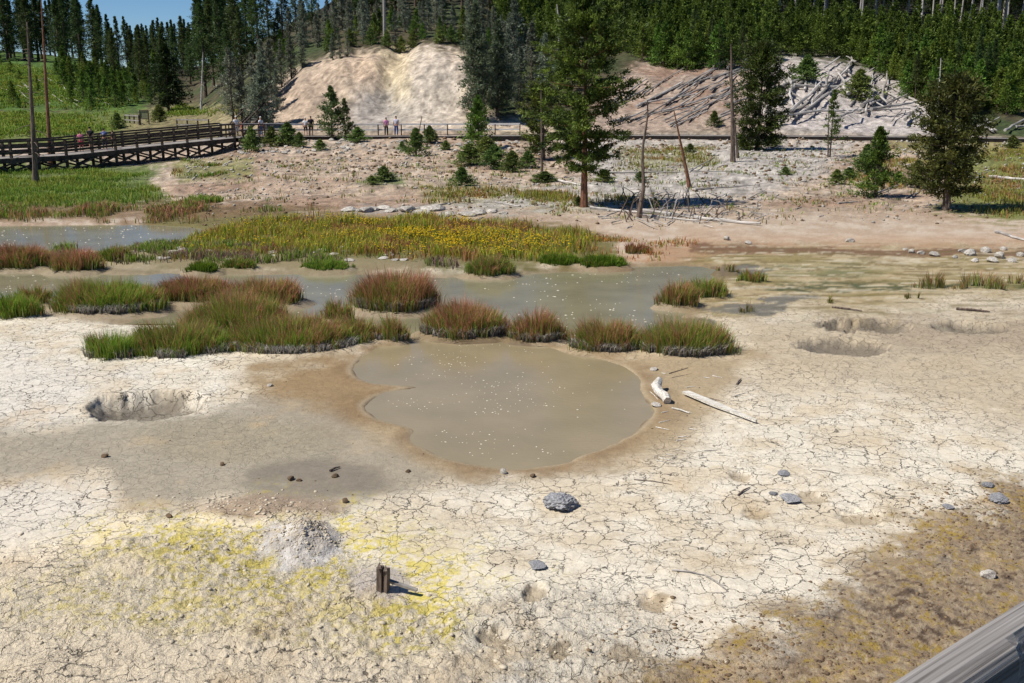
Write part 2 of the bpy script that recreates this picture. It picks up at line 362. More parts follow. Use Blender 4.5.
M_rock_grey = noisy('bluish_grey_stone', (112, 112, 114), (186, 185, 184), 9, bump=.9, bdist=.04, rnd=.15)
M_clod = noisy('dry_mud_clods', (164, 150, 126), (208, 196, 172), 9, bump=.6, bdist=.02)
M_clod_dark = noisy('dark_mud_crumbs', (78, 62, 46), (128, 106, 80), 9, bump=.6, bdist=.02, rnd=.2)
M_leaf = foliage('conifer_needles', .3, .25)
M_grass = foliage('grass_blades', .35, .06)

# ------------------------------------------------------------------ ground
def mixc(base, col, m): 
    c = np.array(lin(col)) ; return base * (1 - m[:, None]) + c[None] * m[:, None]
def ground_colour(X, Y, Z):
    qx, qy = plan(X, Y, np.where(Y < 46, 0 * Z, Z))
    n1 = fbm(X * .35, Y * .35, 101, 4); n2 = fbm(X * 1.6, Y * 1.6, 111, 5, .6); n3 = fbm(X * 6, Y * 6, 121, 4, .65); nf = fbm(X * .12, Y * .12, 131, 4, .6)
    def P(pts, soft=14, amp=22, n=n2): return sstep(soft, -soft, pdist(qx, qy, pts, 75) + n * amp)
    def E(cx, cy, rx, ry, amp=.35, soft=.3, n=n2): return sstep(1 + soft, 1 - soft, np.hypot((qx - cx) / rx, (qy - cy) / ry) + n * amp)
    col = np.tile(np.array(lin((234, 223, 200))), (len(X), 1))
    crack = np.ones(len(X)); wet = np.zeros(len(X))
    # warm staining of the cream plates
    col = mixc(col, (200, 180, 146), sstep(.0, .55, n2 + .25) * .55)
    col = mixc(col, (236, 230, 214), sstep(.1, .5, n1 - .1 + n3 * .3) * .6)
    m = P([(-400, 350), (0, 345), (90, 362), (150, 372), (90, 395), (60, 425), (-60, 440), (-400, 460)], 20, 20); col = mixc(col, (228, 220, 204), m * .8)
    m = P([(-300, 500), (0, 500), (130, 505), (240, 500), (330, 560), (430, 590), (470, 683), (470, 900), (-300, 900)], 18, 25); col = mixc(col, (246, 228, 196), m * .8)
    m = P([(-300, 470), (80, 478), (120, 505), (60, 540), (-300, 560)], 18, 20); col = mixc(col, (226, 217, 200), m * .8)
    # tan zone right, behind plates
    m = P([(730, 310), (1300, 300), (1300, 440), (1000, 425), (880, 385), (760, 390)], 22, 30); col = mixc(col, (190, 172, 142), m * .8); crack *= 1 - .55 * m
    m = P([(820, 318), (1300, 310), (1300, 360), (1000, 352), (900, 345)], 14, 16); col = mixc(col, (164, 146, 122), m * .6)
    # ochre flat round the pool
    m = P([(250, 362), (340, 345), (520, 330), (700, 350), (760, 350), (720, 400), (680, 450), (600, 470), (480, 480), (380, 480), (300, 420), (240, 390)], 18, 22); col = mixc(col, (166, 143, 106), m * .85); crack *= 1 - .9 * m
    m = E(320, 392, 70, 34, .5); col = mixc(col, (150, 122, 82), m * .7)
    # smooth grey mud
    m = P([(-300, 425), (20, 430), (90, 425), (200, 412), (250, 392), (300, 400), (400, 445), (450, 478), (410, 495), (330, 508), (230, 500), (130, 512), (110, 475), (0, 480), (-300, 500)], 12, 16); col = mixc(col, (166, 155, 134), m * .9); crack *= 1 - .82 * m
    m = E(320, 480, 75, 20, .3); col = mixc(col, (150, 138, 118), m * .8); wet = np.maximum(wet, m * .75); crack *= 1 - m
    m = E(240, 440, 100, 22, .4); col = mixc(col, (158, 146, 118), m * .5)
    dpool = pdist(X, Y, POOL, 4)
    m = sstep(.9, .1, dpool + n2 * .5); col = mixc(col, (142, 117, 84), m * .8); crack *= 1 - m
    m = sstep(.28, .1, dpool + n3 * .05) * sstep(.0, .08, dpool); col = mixc(col, (188, 172, 142), m * .55)
    m = sstep(.14, .0, dpool); col = mixc(col, (112, 94, 70), m * .9); wet = np.maximum(wet, m * .5)
    # sulphur
    s1 = np.maximum.reduce([E(290, 560, 160, 50, .9, .5), E(410, 595, 60, 56, .7, .4), E(200, 545, 120, 28, .8, .5), E(180, 600, 150, 36, .9, .5) * .7, E(330, 620, 110, 26, .9, .5) * .6])
    n5 = fbm(X * 13, Y * 13, 127, 3, .75); sp = sstep(-.1, .2, n5 * .9 + n3 * .5 + n2 * .5)
    col = mixc(col, (218, 200, 88), s1 * sp * .85); crack *= 1 - .4 * s1
    col = mixc(col, (228, 216, 182), s1 * (1 - sp) * .5)
    m = E(301, 545, 42, 24, .35, .2, n3); col = mixc(col, (204, 196, 184), m); col = mixc(col, (232, 226, 216), m * sstep(-.1, .3, fbm(X * 9, Y * 9, 129, 3))); crack *= 1 - m
    m = E(308, 531, 20, 11, .4, .4, n3); col = mixc(col, (134, 108, 92), m * .8)
    m = E(378, 585, 34, 17, .3, .3); col = mixc(col, (208, 196, 186), m * .8)
    m = E(265, 508, 70, 12, .5, .3); col = mixc(col, (168, 146, 122), m * .9)
    # brown mossy soil, front right
    m = sstep(-24, 40, (qy - 683) + (qx - 650) * .56 + n2 * 75 + n3 * 20); m *= sstep(440, 480, qy + n2 * 20)
    col = mixc(col, (150, 128, 100), m * .93); crack *= 1 - .93 * m
    n4 = fbm(X * 15, Y * 15, 125, 3, .7); col = mixc(col, (158, 132, 58), m * sstep(.06, .26, n3 * .6 + n4 * .8 + n2 * .3) * .9); col = mixc(col, (186, 168, 142), m * sstep(.05, .3, n4 * .8 - n3 * .3) * .7)
    col = mixc(col, (86, 68, 52), m * sstep(.08, .35, -n3 * .7 - n4 * .4 - n2 * .3 + n1 * .2) * .85)
    # stained patches among the plates, darker colour inside the craters
    k = sstep(.15, .7, fbm(X * 1.1, Y * 1.1, 171, 5, .6)) * (qy > 400); col = mixc(col, (204, 176, 134), k * .5)
    for (px, py, rx, ry, dp) in CRATERS:
        r = ellipse(X, Y, px, py, rx, ry); mm = sstep(1.1, .75, r + n3 * (.15 if rx > 24 else .8)); big = ry > 4 and py < 450
        col = mixc(col, (116, 107, 93) if big else (158, 138, 106), mm * (.85 if big else .6)); crack *= 1 - mm * .5
    # wet flats right, algae
    m = P([(650, 240), (1400, 238), (1400, 300), (960, 296), (860, 312), (780, 306), (720, 320), (690, 312), (640, 275)], 12, 12); col = mixc(col, (176, 156, 116), m * .95); crack *= 1 - m; col = mixc(col, (196, 180, 146), m * sstep(-.1, .3, fbm(X * .9, Y * 4, 145, 5, .65)) * .7); col = mixc(col, (128, 104, 66), m * sstep(.1, .4, fbm(X * 1.2, Y * 5, 147, 5, .65)) * .7)
    col = mixc(col, (140, 126, 74), m * sstep(-.1, .4, fbm(X * .5, Y * 2.2, 141, 4)) * .7); wet = np.maximum(wet, m * .2)
    stk = sstep(-.25, .25, fbm(X * 1.3, Y * 5, 143, 4, .65)); m2 = stk * P([(735, 284), (820, 281), (960, 284), (1060, 286), (960, 291), (850, 292), (760, 290)], 3, 5); col = mixc(col, (74, 86, 44), m2 * .85); wet = np.maximum(wet, m2 * .6)
    m2 = (1 - stk * .7) * P([(700, 266), (860, 262), (900, 270), (860, 279), (760, 278), (700, 278)], 5, 9); col = mixc(col, (128, 132, 88), m2 * .6); wet = np.maximum(wet, m2 * .6)
    for (a, b, c, d) in ((746, 308, 44, 6), (790, 299, 30, 4), (740, 270, 34, 5), (690, 320, 30, 5)):
        m2 = E(a, b, c, d, .9, .15); col = mixc(col, (136, 130, 114), m2 * .85); wet = np.maximum(wet, m2 * .85)
    # red-brown bank beyond the pond
    m = P([(560, 215), (700, 225), (1400, 205), (1400, 250), (700, 246), (690, 262), (620, 268), (520, 262)], 8, 10); col = mixc(col, (184, 150, 120), m * .85); crack *= 1 - m
    m2 = P([(560, 242), (700, 240), (780, 246), (700, 262), (620, 272), (560, 268)], 5, 8); col = mixc(col, (176, 136, 98), m2 * .6 * sstep(-.3, .3, fbm(X * 1.2, Y * 2.4, 149, 5, .65)))
    m2 = P([(690, 243), (820, 248), (1200, 250), (1200, 257), (900, 256), (690, 252)], 2, 6, fbm(X * 1.1, Y * 3, 161, 5, .7)); col = mixc(col, (112, 80, 56), m2 * .8)
    m2 = sstep(.12, .3, fbm(X * .7, Y * 4.5, 163, 5, .7)) * P([(680, 246), (1400, 250), (1400, 310), (800, 320), (690, 300)], 10, 12); col = mixc(col, (112, 100, 60), m2 * .6); crack *= 1 - m2
    m2 = sstep(.15, .35, fbm(X * .8, Y * 4.0, 165, 5, .7)) * P([(680, 246), (1400, 250), (1400, 310), (800, 330), (690, 300)], 10, 12); col = mixc(col, (206, 194, 166), m2 * .7)
    dpd = np.minimum(pdist(X, Y, POND, 4), pdist(X, Y, STREAM, 4))
    m = sstep(.9, .2, dpd + n2 * .4); col = mixc(col, (138, 118, 86), m * .8); crack *= 1 - m; wet = np.maximum(wet, m * .3)
    # far ground beyond the pond
    far = sstep(262, 250, qy) * (Y > 30)
    base = np.tile(np.array(lin((184, 162, 138))), (len(X), 1))
    base = mixc(base, (206, 192, 172), sstep(-.1, .5, n2 + nf * .6) * .6); base = mixc(base, (158, 128, 104), sstep(.0, .5, -nf + n1 * .4) * .65)
    right = sstep(640, 720, qx + n1 * 60)
    bb = sstep(244, 230, qy) * right; fm = np.maximum(far * (1 - right), bb)
    col = col * (1 - fm[:, None]) + base * fm[:, None]; crack *= 1 - fm; wet *= 1 - fm
    grass = np.zeros(len(X))
    def V(mask, c, k=.9):
        nonlocal col, grass, crack
        col = mixc(col, c, mask * k); crack = crack * (1 - mask)
    m = P([(140, 205), (330, 212), (560, 225), (620, 240), (610, 262), (480, 270), (150, 268), (150, 240)], 5, 9); V(m, (104, 98, 44))
    m = P([(-300, 250), (150, 248), (420, 262), (420, 271), (-300, 270)], 3, 5); V(m, (142, 128, 96), .8)
    m = P([(-300, 160), (60, 160), (165, 165), (150, 182), (170, 198), (120, 212), (-300, 222)], 5, 9); V(m, (92, 112, 44))
    m = P([(170, 160), (255, 158), (250, 178), (180, 182)], 4, 8); V(m, (128, 128, 70), .8)
    m = P([(-200, 208), (240, 200), (330, 206), (220, 220), (-200, 222)], 4, 7); V(m, (130, 104, 74), .8)
    m = P([(415, 183), (520, 188), (640, 190), (680, 200), (560, 212), (430, 206)], 6, 12); V(m, (146, 140, 88), .75)
    m = P([(560, 138), (720, 138), (860, 140), (820, 175), (760, 195), (640, 205), (420, 214), (350, 212), (480, 200), (590, 180)], 10, 18); V(m, (188, 182, 172), .85)
    m = P([(925, 150), (1400, 140), (1400, 225), (1000, 222), (935, 210), (960, 180)], 7, 14); V(m, (118, 124, 56), .9)
    m = P([(880, 140), (1400, 138), (1400, 152), (890, 152)], 4, 8); V(m, (136, 128, 66), .8)
    m = P([(610, 150), (700, 145), (720, 165), (640, 172)], 5, 12); V(m, (140, 138, 84), .6)
    m = P([(350, 183), (400, 175), (410, 186)], 3, 4); V(m, (80, 104, 46), .8)
    # hillside
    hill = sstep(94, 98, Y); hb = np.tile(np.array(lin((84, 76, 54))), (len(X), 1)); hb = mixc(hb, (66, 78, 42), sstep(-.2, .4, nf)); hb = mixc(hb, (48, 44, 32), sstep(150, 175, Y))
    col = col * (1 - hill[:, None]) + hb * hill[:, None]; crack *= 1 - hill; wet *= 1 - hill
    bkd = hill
    m = P([(200, 135), (240, 108), (290, 72), (335, 56), (380, 49), (430, 46), (474, 54), (482, 90), (500, 120), (540, 112), (560, 135)], 5, 9) * bkd
    cc = np.tile(np.array(lin((200, 180, 156))), (len(X), 1)); cc = mixc(cc, (226, 208, 160), sstep(-.2, .5, fbm(X * .15, Y * .5, 151, 4)) * .2)
    cc = mixc(cc, (208, 172, 138), E(375, 68, 45, 14, .5, .5) * .3); cc = mixc(cc, (208, 200, 186), E(428, 92, 40, 42, .5, .5) * .5); cc = mixc(cc, (214, 196, 150), E(395, 75, 16, 40, .5, .5) * .5)
    cc = mixc(cc, (160, 156, 150), E(375, 112, 30, 22, .5, .5) * .7); cc = mixc(cc, (168, 146, 126), E(300, 100, 45, 35, .5, .5) * .6)  # grey patch: shadow of the lower gully painted into the cliff colour
    cc = mixc(cc, (150, 130, 104), sstep(.3, .6, fbm(X * 1.8, Y * .6, 156, 4, .6)) * .4)
    col = col * (1 - m[:, None]) + cc * m[:, None]
    m = P([(585, 140), (600, 90), (640, 62), (700, 52), (780, 52), (880, 70), (940, 100), (960, 140)], 5, 10) * bkd
    cc = np.tile(np.array(lin((170, 150, 132))), (len(X), 1)); cc = mixc(cc, (144, 108, 84), sstep(0, .5, n1) * .6); cc = mixc(cc, (198, 190, 182), sstep(740, 800, qx + n1 * 40) * .8)
    col = col * (1 - m[:, None]) + cc * m[:, None]
    m = P([(-900, 150), (-900, 112), (-40, 112), (125, 108), (135, 125), (140, 150)], 4, 6) * bkd; col = mixc(col, (112, 122, 60), m * .9)
    m = P([(-900, 112), (-900, 40), (60, 50), (130, 75), (150, 112)], 5, 14) * bkd; col = mixc(col, (78, 108, 40), m * .9)
    m = P([(120, 125), (150, 108), (240, 104), (260, 130), (240, 150), (120, 150)], 5, 12) * bkd; col = mixc(col, (142, 132, 92), m * .8)
    ft = fbm(X * 2.2, Y * 1.6, 191, 5, .75) * sstep(44, 52, Y); col = col * (1 + n3[:, None] * .10 + n2[:, None] * .06 + ft[:, None] * 1.1)
    return np.clip(col * .80, .01, .9), np.clip(crack, 0, 1), np.clip(wet, 0, 1), qx, qy
GRIDS = []
def look(X, Y):        # height of the finished ground
    X = np.atleast_1d(np.asarray(X, float)); Y = np.atleast_1d(np.asarray(Y, float)); out = np.zeros(X.shape); U = X / (Y + 6)
    for g, m in ((0, Y < 46), (1, Y >= 46)):
        if not m.any(): continue
        us, ys, Zg = GRIDS[g]; u = np.clip(U[m], us[0], us[-1]); y = np.clip(Y[m], ys[0], ys[-1])
        i = np.clip(np.searchsorted(us, u) - 1, 0, len(us) - 2); j = np.clip(np.searchsorted(ys, y) - 1, 0, len(ys) - 2); s = (u - us[i]) / (us[i + 1] - us[i]); t = (y - ys[j]) / (ys[j + 1] - ys[j])
        out[m] = (Zg[j, i] * (1 - s) + Zg[j, i + 1] * s) * (1 - t) + (Zg[j + 1, i] * (1 - s) + Zg[j + 1, i + 1] * s) * t
    return out
def grid(name, us, ys, mat):
    U, Yg = np.meshgrid(us, ys); X = U * (Yg + 6); X = X.ravel(); Y = Yg.ravel()
    Z = hz(X, Y); GRIDS.append((us, ys, Z.reshape(len(ys), len(us)))); col, crack, wet, qx, qy = ground_colour(X, Y, base_h(X, Y))
    nu, ny = len(us), len(ys); idx = np.arange(nu * ny).reshape(ny, nu)
    Fc = np.stack([idx[:-1, :-1], idx[:-1, 1:], idx[1:, 1:], idx[1:, :-1]], -1).reshape(-1, 4)
    me = np_mesh(name, np.stack([X, Y, Z], -1), Fc, col)
    a = me.color_attributes.new('Zone', 'FLOAT_COLOR', 'POINT'); zc = np.ones((len(X), 4), np.float32)
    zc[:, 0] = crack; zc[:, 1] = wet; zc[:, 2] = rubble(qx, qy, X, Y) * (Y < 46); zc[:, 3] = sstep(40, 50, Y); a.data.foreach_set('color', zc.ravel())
    me.polygons.foreach_set('use_smooth', np.ones(len(Fc), bool))
    o = link(name, me, mat); tag(o, kind='structure'); return o
def ground_mat():
    m, n, b = new_mat('mud_and_soil'); L = n.links.new
    at = N(n, 'ShaderNodeAttribute', attribute_name='Col'); zo = N(n, 'ShaderNodeAttribute', attribute_name='Zone'); sp = N(n, 'ShaderNodeSeparateColor'); L(zo.outputs['Color'], sp.inputs[0])
    ge = N(n, 'ShaderNodeNewGeometry'); pos = ge.outputs['Position']
    def math_(op, a, b_=None, c=None):
        x = N(n, 'ShaderNodeMath', operation=op)
        for i, v in enumerate((a, b_, c)):
            if v is None: continue
            if isinstance(v, (int, float)): x.inputs[i].default_value = v
            else: L(v, x.inputs[i])
        return x.outputs[0]
    def noise(scale, detail=4, rough=.6, vec=pos, out=0):
        x = N(n, 'ShaderNodeTexNoise'); x.inputs['Scale'].default_value = scale; x.inputs['Detail'].default_value = detail; x.inputs['Roughness'].default_value = rough; L(vec, x.inputs[0]); return x.outputs[out]
    def mr(v, a, b_, c, d):
        x = N(n, 'ShaderNodeMapRange'); L(v, x.inputs[0]); 
        for i, q in enumerate((a, b_, c, d)): x.inputs[1 + i].default_value = q
        return x.outputs[0]
    warp = noise(2.2, 4, .6, out=1); wv = N(n, 'ShaderNodeVectorMath', operation='MULTIPLY_ADD'); L(warp, wv.inputs[0]); wv.inputs[1].default_value = (.6, .6, 0); L(pos, wv.inputs[2])
    warp2 = noise(14, 3, .6, out=1); wv2 = N(n, 'ShaderNodeVectorMath', operation='MULTIPLY_ADD'); L(warp2, wv2.inputs[0]); wv2.inputs[1].default_value = (.075, .075, 0); L(wv.outputs[0], wv2.inputs[2])
    def vor(scale):
        mp = N(n, 'ShaderNodeMapping'); mp.inputs['Scale'].default_value = (1, .8, 0); L(wv2.outputs[0], mp.inputs[0])
        x = N(n, 'ShaderNodeTexVoronoi', feature='DISTANCE_TO_EDGE'); x.voronoi_dimensions = '2D'; x.inputs['Scale'].default_value = scale; L(mp.outputs[0], x.inputs['Vector']); return x.outputs['Distance']
    patch = noise(.9, 3, .6); patch2 = noise(1.7, 3, .6)
    # width of each crack varies from place to place
    w1 = mr(patch, .38, .64, .004, .042); w2 = mr(patch2, .44, .7, .0015, .05)
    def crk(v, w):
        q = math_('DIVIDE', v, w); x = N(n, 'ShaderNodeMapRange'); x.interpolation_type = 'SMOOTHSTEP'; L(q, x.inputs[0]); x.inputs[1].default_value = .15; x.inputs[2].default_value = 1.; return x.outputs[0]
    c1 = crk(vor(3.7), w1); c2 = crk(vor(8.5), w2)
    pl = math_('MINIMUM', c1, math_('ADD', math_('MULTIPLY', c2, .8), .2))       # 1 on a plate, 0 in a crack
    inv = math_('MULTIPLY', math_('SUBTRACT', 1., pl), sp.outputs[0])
    fine = noise(38, 5, .7); mid = noise(9, 5, .65); lump = noise(21, 6, .75); grain = noise(140, 3, .7)
    fb = noise(3.1, 8, .78); fbm_ = math_('ADD', 1., math_('MULTIPLY', math_('MULTIPLY', math_('SUBTRACT', fb, .5), 1.5), zo.outputs['Alpha']))
    f1 = mr(fine, .3, .7, .84, 1.14); f2 = mr(mid, .3, .7, .88, 1.1); f3 = mr(grain, .3, .7, .9, 1.1)
    ff = math_('MULTIPLY', math_('MULTIPLY', math_('MULTIPLY', f1, f2), f3), fbm_)
    crack_shade = math_('SUBTRACT', 1., math_('MULTIPLY', inv, .72)); ff = math_('MULTIPLY', ff, crack_shade)  # shade inside the cracks, painted dark into the base colour
    wt = math_('SUBTRACT', 1., math_('MULTIPLY', sp.outputs[1], .22)); ff = math_('MULTIPLY', ff, wt)
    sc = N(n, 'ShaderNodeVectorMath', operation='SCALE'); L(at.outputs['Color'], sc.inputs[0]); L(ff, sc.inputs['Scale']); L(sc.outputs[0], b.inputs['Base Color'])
    rn = math_('SUBTRACT', .92, math_('MULTIPLY', sp.outputs[1], .62)); L(rn, b.inputs['Roughness']); b.inputs['Specular IOR Level'].default_value = .3
    # relief
    dry = math_('SUBTRACT', 1., sp.outputs[1]); big = noise(1.6, 8, .72); bigm = math_('MULTIPLY', math_('SUBTRACT', big, .5), zo.outputs['Alpha'])
    h = math_('ADD', math_('MULTIPLY', inv, -.035), math_('MULTIPLY', bigm, .2))
    h = math_('ADD', h, math_('MULTIPLY', math_('MULTIPLY', fine, dry), math_('ADD', math_('MULTIPLY', sp.outputs[2], .012), .006)))
    h = math_('ADD', h, math_('MULTIPLY', math_('MULTIPLY', mid, dry), math_('ADD', math_('MULTIPLY', sp.outputs[2], .075), .02)))
    h = math_('ADD', h, math_('MULTIPLY', math_('MULTIPLY', grain, dry), .003))
    h = math_('ADD', h, math_('MULTIPLY', math_('MULTIPLY', lump, sp.outputs[2]), .036))
    bp = N(n, 'ShaderNodeBump'); bp.inputs['Strength'].default_value = 1.0; bp.inputs['Distance'].default_value = 1.0; L(h, bp.inputs['Height']); L(bp.outputs[0], b.inputs['Normal'])
    return m
M_ground = ground_mat()
def yrows(y0, y1, step_px):
    out = [y0]; y = y0
    while y < y1:
        y += step_px * (y * y + 36) / (F * 6.0); out.append(y)
    out[-1] = y1; return np.array(out)
def ucols(step):
    core = np.arange(-.53, .53, step); out = np.concatenate([np.linspace(-1.6, -.9, 30, endpoint=False), np.arange(-.9, -.5301, .004), core, np.arange(.53, .9, .004), np.linspace(.9, 1.6, 30)]); return out
near = grid('ground', ucols(.00125), yrows(1.5, 46.0, 1.3), M_ground)
hy = np.concatenate([yrows(46.0, 96, 1.0), np.linspace(96.3, 135, 170), np.linspace(135.7, 220, 90), np.linspace(225, 900, 40)])
hill = grid('hillside', np.concatenate([np.linspace(-2.2, -.55, 40, endpoint=False), np.arange(-.55, .55, .0022), np.linspace(.55, 2.2, 40)]), hy, M_ground)
hz = look; base_h = look

# ------------------------------------------------------------------ water
def water_mat(name, c1, c2, rough, rip, scale):
    m, n, b = new_mat(name); L = n.links.new; ge = N(n, 'ShaderNodeNewGeometry')
    no = N(n, 'ShaderNodeTexNoise'); no.inputs['Scale'].default_value = .7; no.inputs['Detail'].default_value = 5; L(ge.outputs['Position'], no.inputs[0])
    cr = N(n, 'ShaderNodeValToRGB'); cr.color_ramp.elements[0].position = .35; cr.color_ramp.elements[1].position = .65; cr.color_ramp.elements[0].color = (*lin(c1), 1); cr.color_ramp.elements[1].color = (*lin(c2), 1)
    L(no.outputs[0], cr.inputs[0]); L(cr.outputs[0], b.inputs['Base Color']); b.inputs['Roughness'].default_value = rough; b.inputs['IOR'].default_value = 1.33
    mp = N(n, 'ShaderNodeMapping'); mp.inputs['Scale'].default_value = (1, 1.8, 1); L(ge.outputs['Position'], mp.inputs[0])
    n2 = N(n, 'ShaderNodeTexNoise'); n2.inputs['Scale'].default_value = scale; n2.inputs['Detail'].default_value = 3; L(mp.outputs[0], n2.inputs[0])
    bp = N(n, 'ShaderNodeBump'); bp.inputs['Strength'].default_value = 1; bp.inputs['Distance'].default_value = rip; L(n2.outputs[0], bp.inputs['Height']); L(bp.outputs[0], b.inputs['Normal'])
    return m
M_pool = water_mat('muddy_pool_water', (136, 124, 96), (146, 132, 103), .12, .004, 9)
M_pond = water_mat('grey_pond_water', (122, 116, 92), (134, 128, 102), .12, .004, 5)
def sheet(name, poly, z, mat, grow=.6):
    cx = sum(p[0] for p in poly) / len(poly); cy = sum(p[1] for p in poly) / len(poly)
    x0 = min(p[0] for p in poly) - grow; x1 = max(p[0] for p in poly) + grow; y0 = min(p[1] for p in poly) - grow; y1 = max(p[1] for p in poly) + grow
    gx = np.arange(x0, x1 + .3, .3); gy = np.arange(y0, y1 + .3, .3); A, B = np.meshgrid(gx, gy); d = pdist(A.ravel(), B.ravel(), poly).reshape(A.shape)
    idx = np.arange(A.size).reshape(A.shape); keep = (np.minimum.reduce([d[:-1, :-1], d[1:, :-1], d[:-1, 1:], d[1:, 1:]]) < grow * .5)
    Fc = np.stack([idx[:-1, :-1], idx[:-1, 1:], idx[1:, 1:], idx[1:, :-1]], -1)[keep]
    used = np.unique(Fc); re = np.zeros(A.size, int); re[used] = np.arange(len(used)); V = np.stack([A.ravel(), B.ravel(), np.full(A.size, z)], -1)[used]
    o = link(name, np_mesh(name, V, re[Fc]), mat); tag(o, kind='structure'); return o
sheet('mud_pool', POOL, -.072, M_pool); sheet('pond', POND, -.115, M_pond); sheet('stream', STREAM, -.113, M_pond)
rng = np.random.default_rng(5)
def inpoly(poly, n, margin=.15, seed=1, dens=None):
    r = np.random.default_rng(seed); xs = np.array([p[0] for p in poly]); ys = np.array([p[1] for p in poly]); out = []
    X = r.uniform(xs.min(), xs.max(), n * 6); Y = r.uniform(ys.min(), ys.max(), n * 6); k = pdist(X, Y, poly) < -margin
    if dens is not None: k &= r.random(len(X)) < dens(X, Y)
    return X[k][:n], Y[k][:n]
def foam(name, pts, z, r0, r1, mat, seed=3):
    r = np.random.default_rng(seed); V = []; Fc = []
    for x, y in pts:
        rr = r.uniform(r0, r1) ; el = r.uniform(.7, 1.5); n = 6; b = len(V)
        for (s, hh) in ((1, 0), (.75, .35)):
            for k in range(n): V.append((x + rr * s * el * math.cos(k * math.tau / n), y + rr * s * math.sin(k * math.tau / n), z + rr * hh * .8))
        V.append((x, y, z + rr * .45))
        for k in range(n):
            q = (k + 1) % n; Fc += [(b + k, b + q, b + n + q), (b + k, b + n + q, b + n + k), (b + n + k, b + n + q, b + 2 * n)]
    return link(name, np_mesh(name, V, Fc), mat, smooth=True)
M_foam = noisy('pale_foam', (186, 176, 152), (224, 216, 196), 20, rough=.35, bump=.1)
px_, py_ = inpoly(POOL, 300, .25, 4, lambda X, Y: np.clip(fbm(X * .7, Y * .9, 77, 3) * 2.5 + .45, .03, 1))
tag(foam('pool_bubbles', zip(px_, py_), -.071, .005, .017, M_foam), 'small pale bubbles floating on the brown mud pool', 'bubbles', kind='stuff')
px_, py_ = inpoly(POND, 340, .35, 6, lambda X, Y: np.clip(fbm(X * .4, Y * .5, 79, 3) * 2.5 + .3 + (X > 0) * .2, .02, 1))
tag(foam('pond_foam', zip(px_, py_), -.114, .008, .032, M_foam, 8), 'specks of white foam floating on the grey pond', 'foam', kind='stuff')
px_, py_ = inpoly(STREAM, 160, .3, 9)
tag(foam('stream_foam', zip(px_, py_), -.112, .01, .04, M_foam, 9), 'specks of white foam on the far left stream', 'foam', kind='stuff')

# ------------------------------------------------------------------ grass
def blades(X, Y, Z, hgt, wid, lean, cols, r, la=None):
    """arrays of n blades; cols: (n,3 stops,3)"""
    n = len(X); a = r.uniform(0, math.tau, n); la = r.uniform(0, math.tau, n) if la is None else la; lx = np.cos(la) * lean; ly = np.sin(la) * lean
    wx = np.cos(a) * wid / 2; wy = np.sin(a) * wid / 2
    V = np.zeros((n, 5, 3)); Cc = np.zeros((n, 5, 3))
    V[:, 0] = np.stack([X - wx, Y - wy, Z - .02], -1); V[:, 1] = np.stack([X + wx, Y + wy, Z - .02], -1)
    mx = X + lx * hgt * .3; my = Y + ly * hgt * .3; mz = Z + hgt * .62
    V[:, 2] = np.stack([mx - wx * .8, my - wy * .8, mz], -1); V[:, 3] = np.stack([mx + wx * .8, my + wy * .8, mz], -1)
    V[:, 4] = np.stack([X + lx * hgt, Y + ly * hgt, Z + hgt * (1 - .15 * lean)], -1)
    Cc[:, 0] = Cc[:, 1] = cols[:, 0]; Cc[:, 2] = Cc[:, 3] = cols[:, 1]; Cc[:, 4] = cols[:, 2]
    b = (np.arange(n) * 5)[:, None]; Fc = np.concatenate([b + [[0, 1, 3]], b + [[0, 3, 2]], b + [[2, 3, 4]]])
    return V.reshape(-1, 3), Fc, Cc.reshape(-1, 3)
def cset(n, r, sets, w, jit=.25):
    s = np.array([[lin(c) for c in q] for q in sets]); k = r.choice(len(sets), n, p=np.array(w) / sum(w)); out = s[k] * (1 + r.uniform(-jit, jit, (n, 1, 1)))
    return np.clip(out, .003, .8)
GREY = (156, 148, 132); GRN = (118, 150, 46); GRN2 = (160, 174, 74); OLV = (134, 136, 60); RED = (188, 104, 88); PINK = (214, 150, 132); BRN = (168, 120, 78); DK = (92, 104, 40)
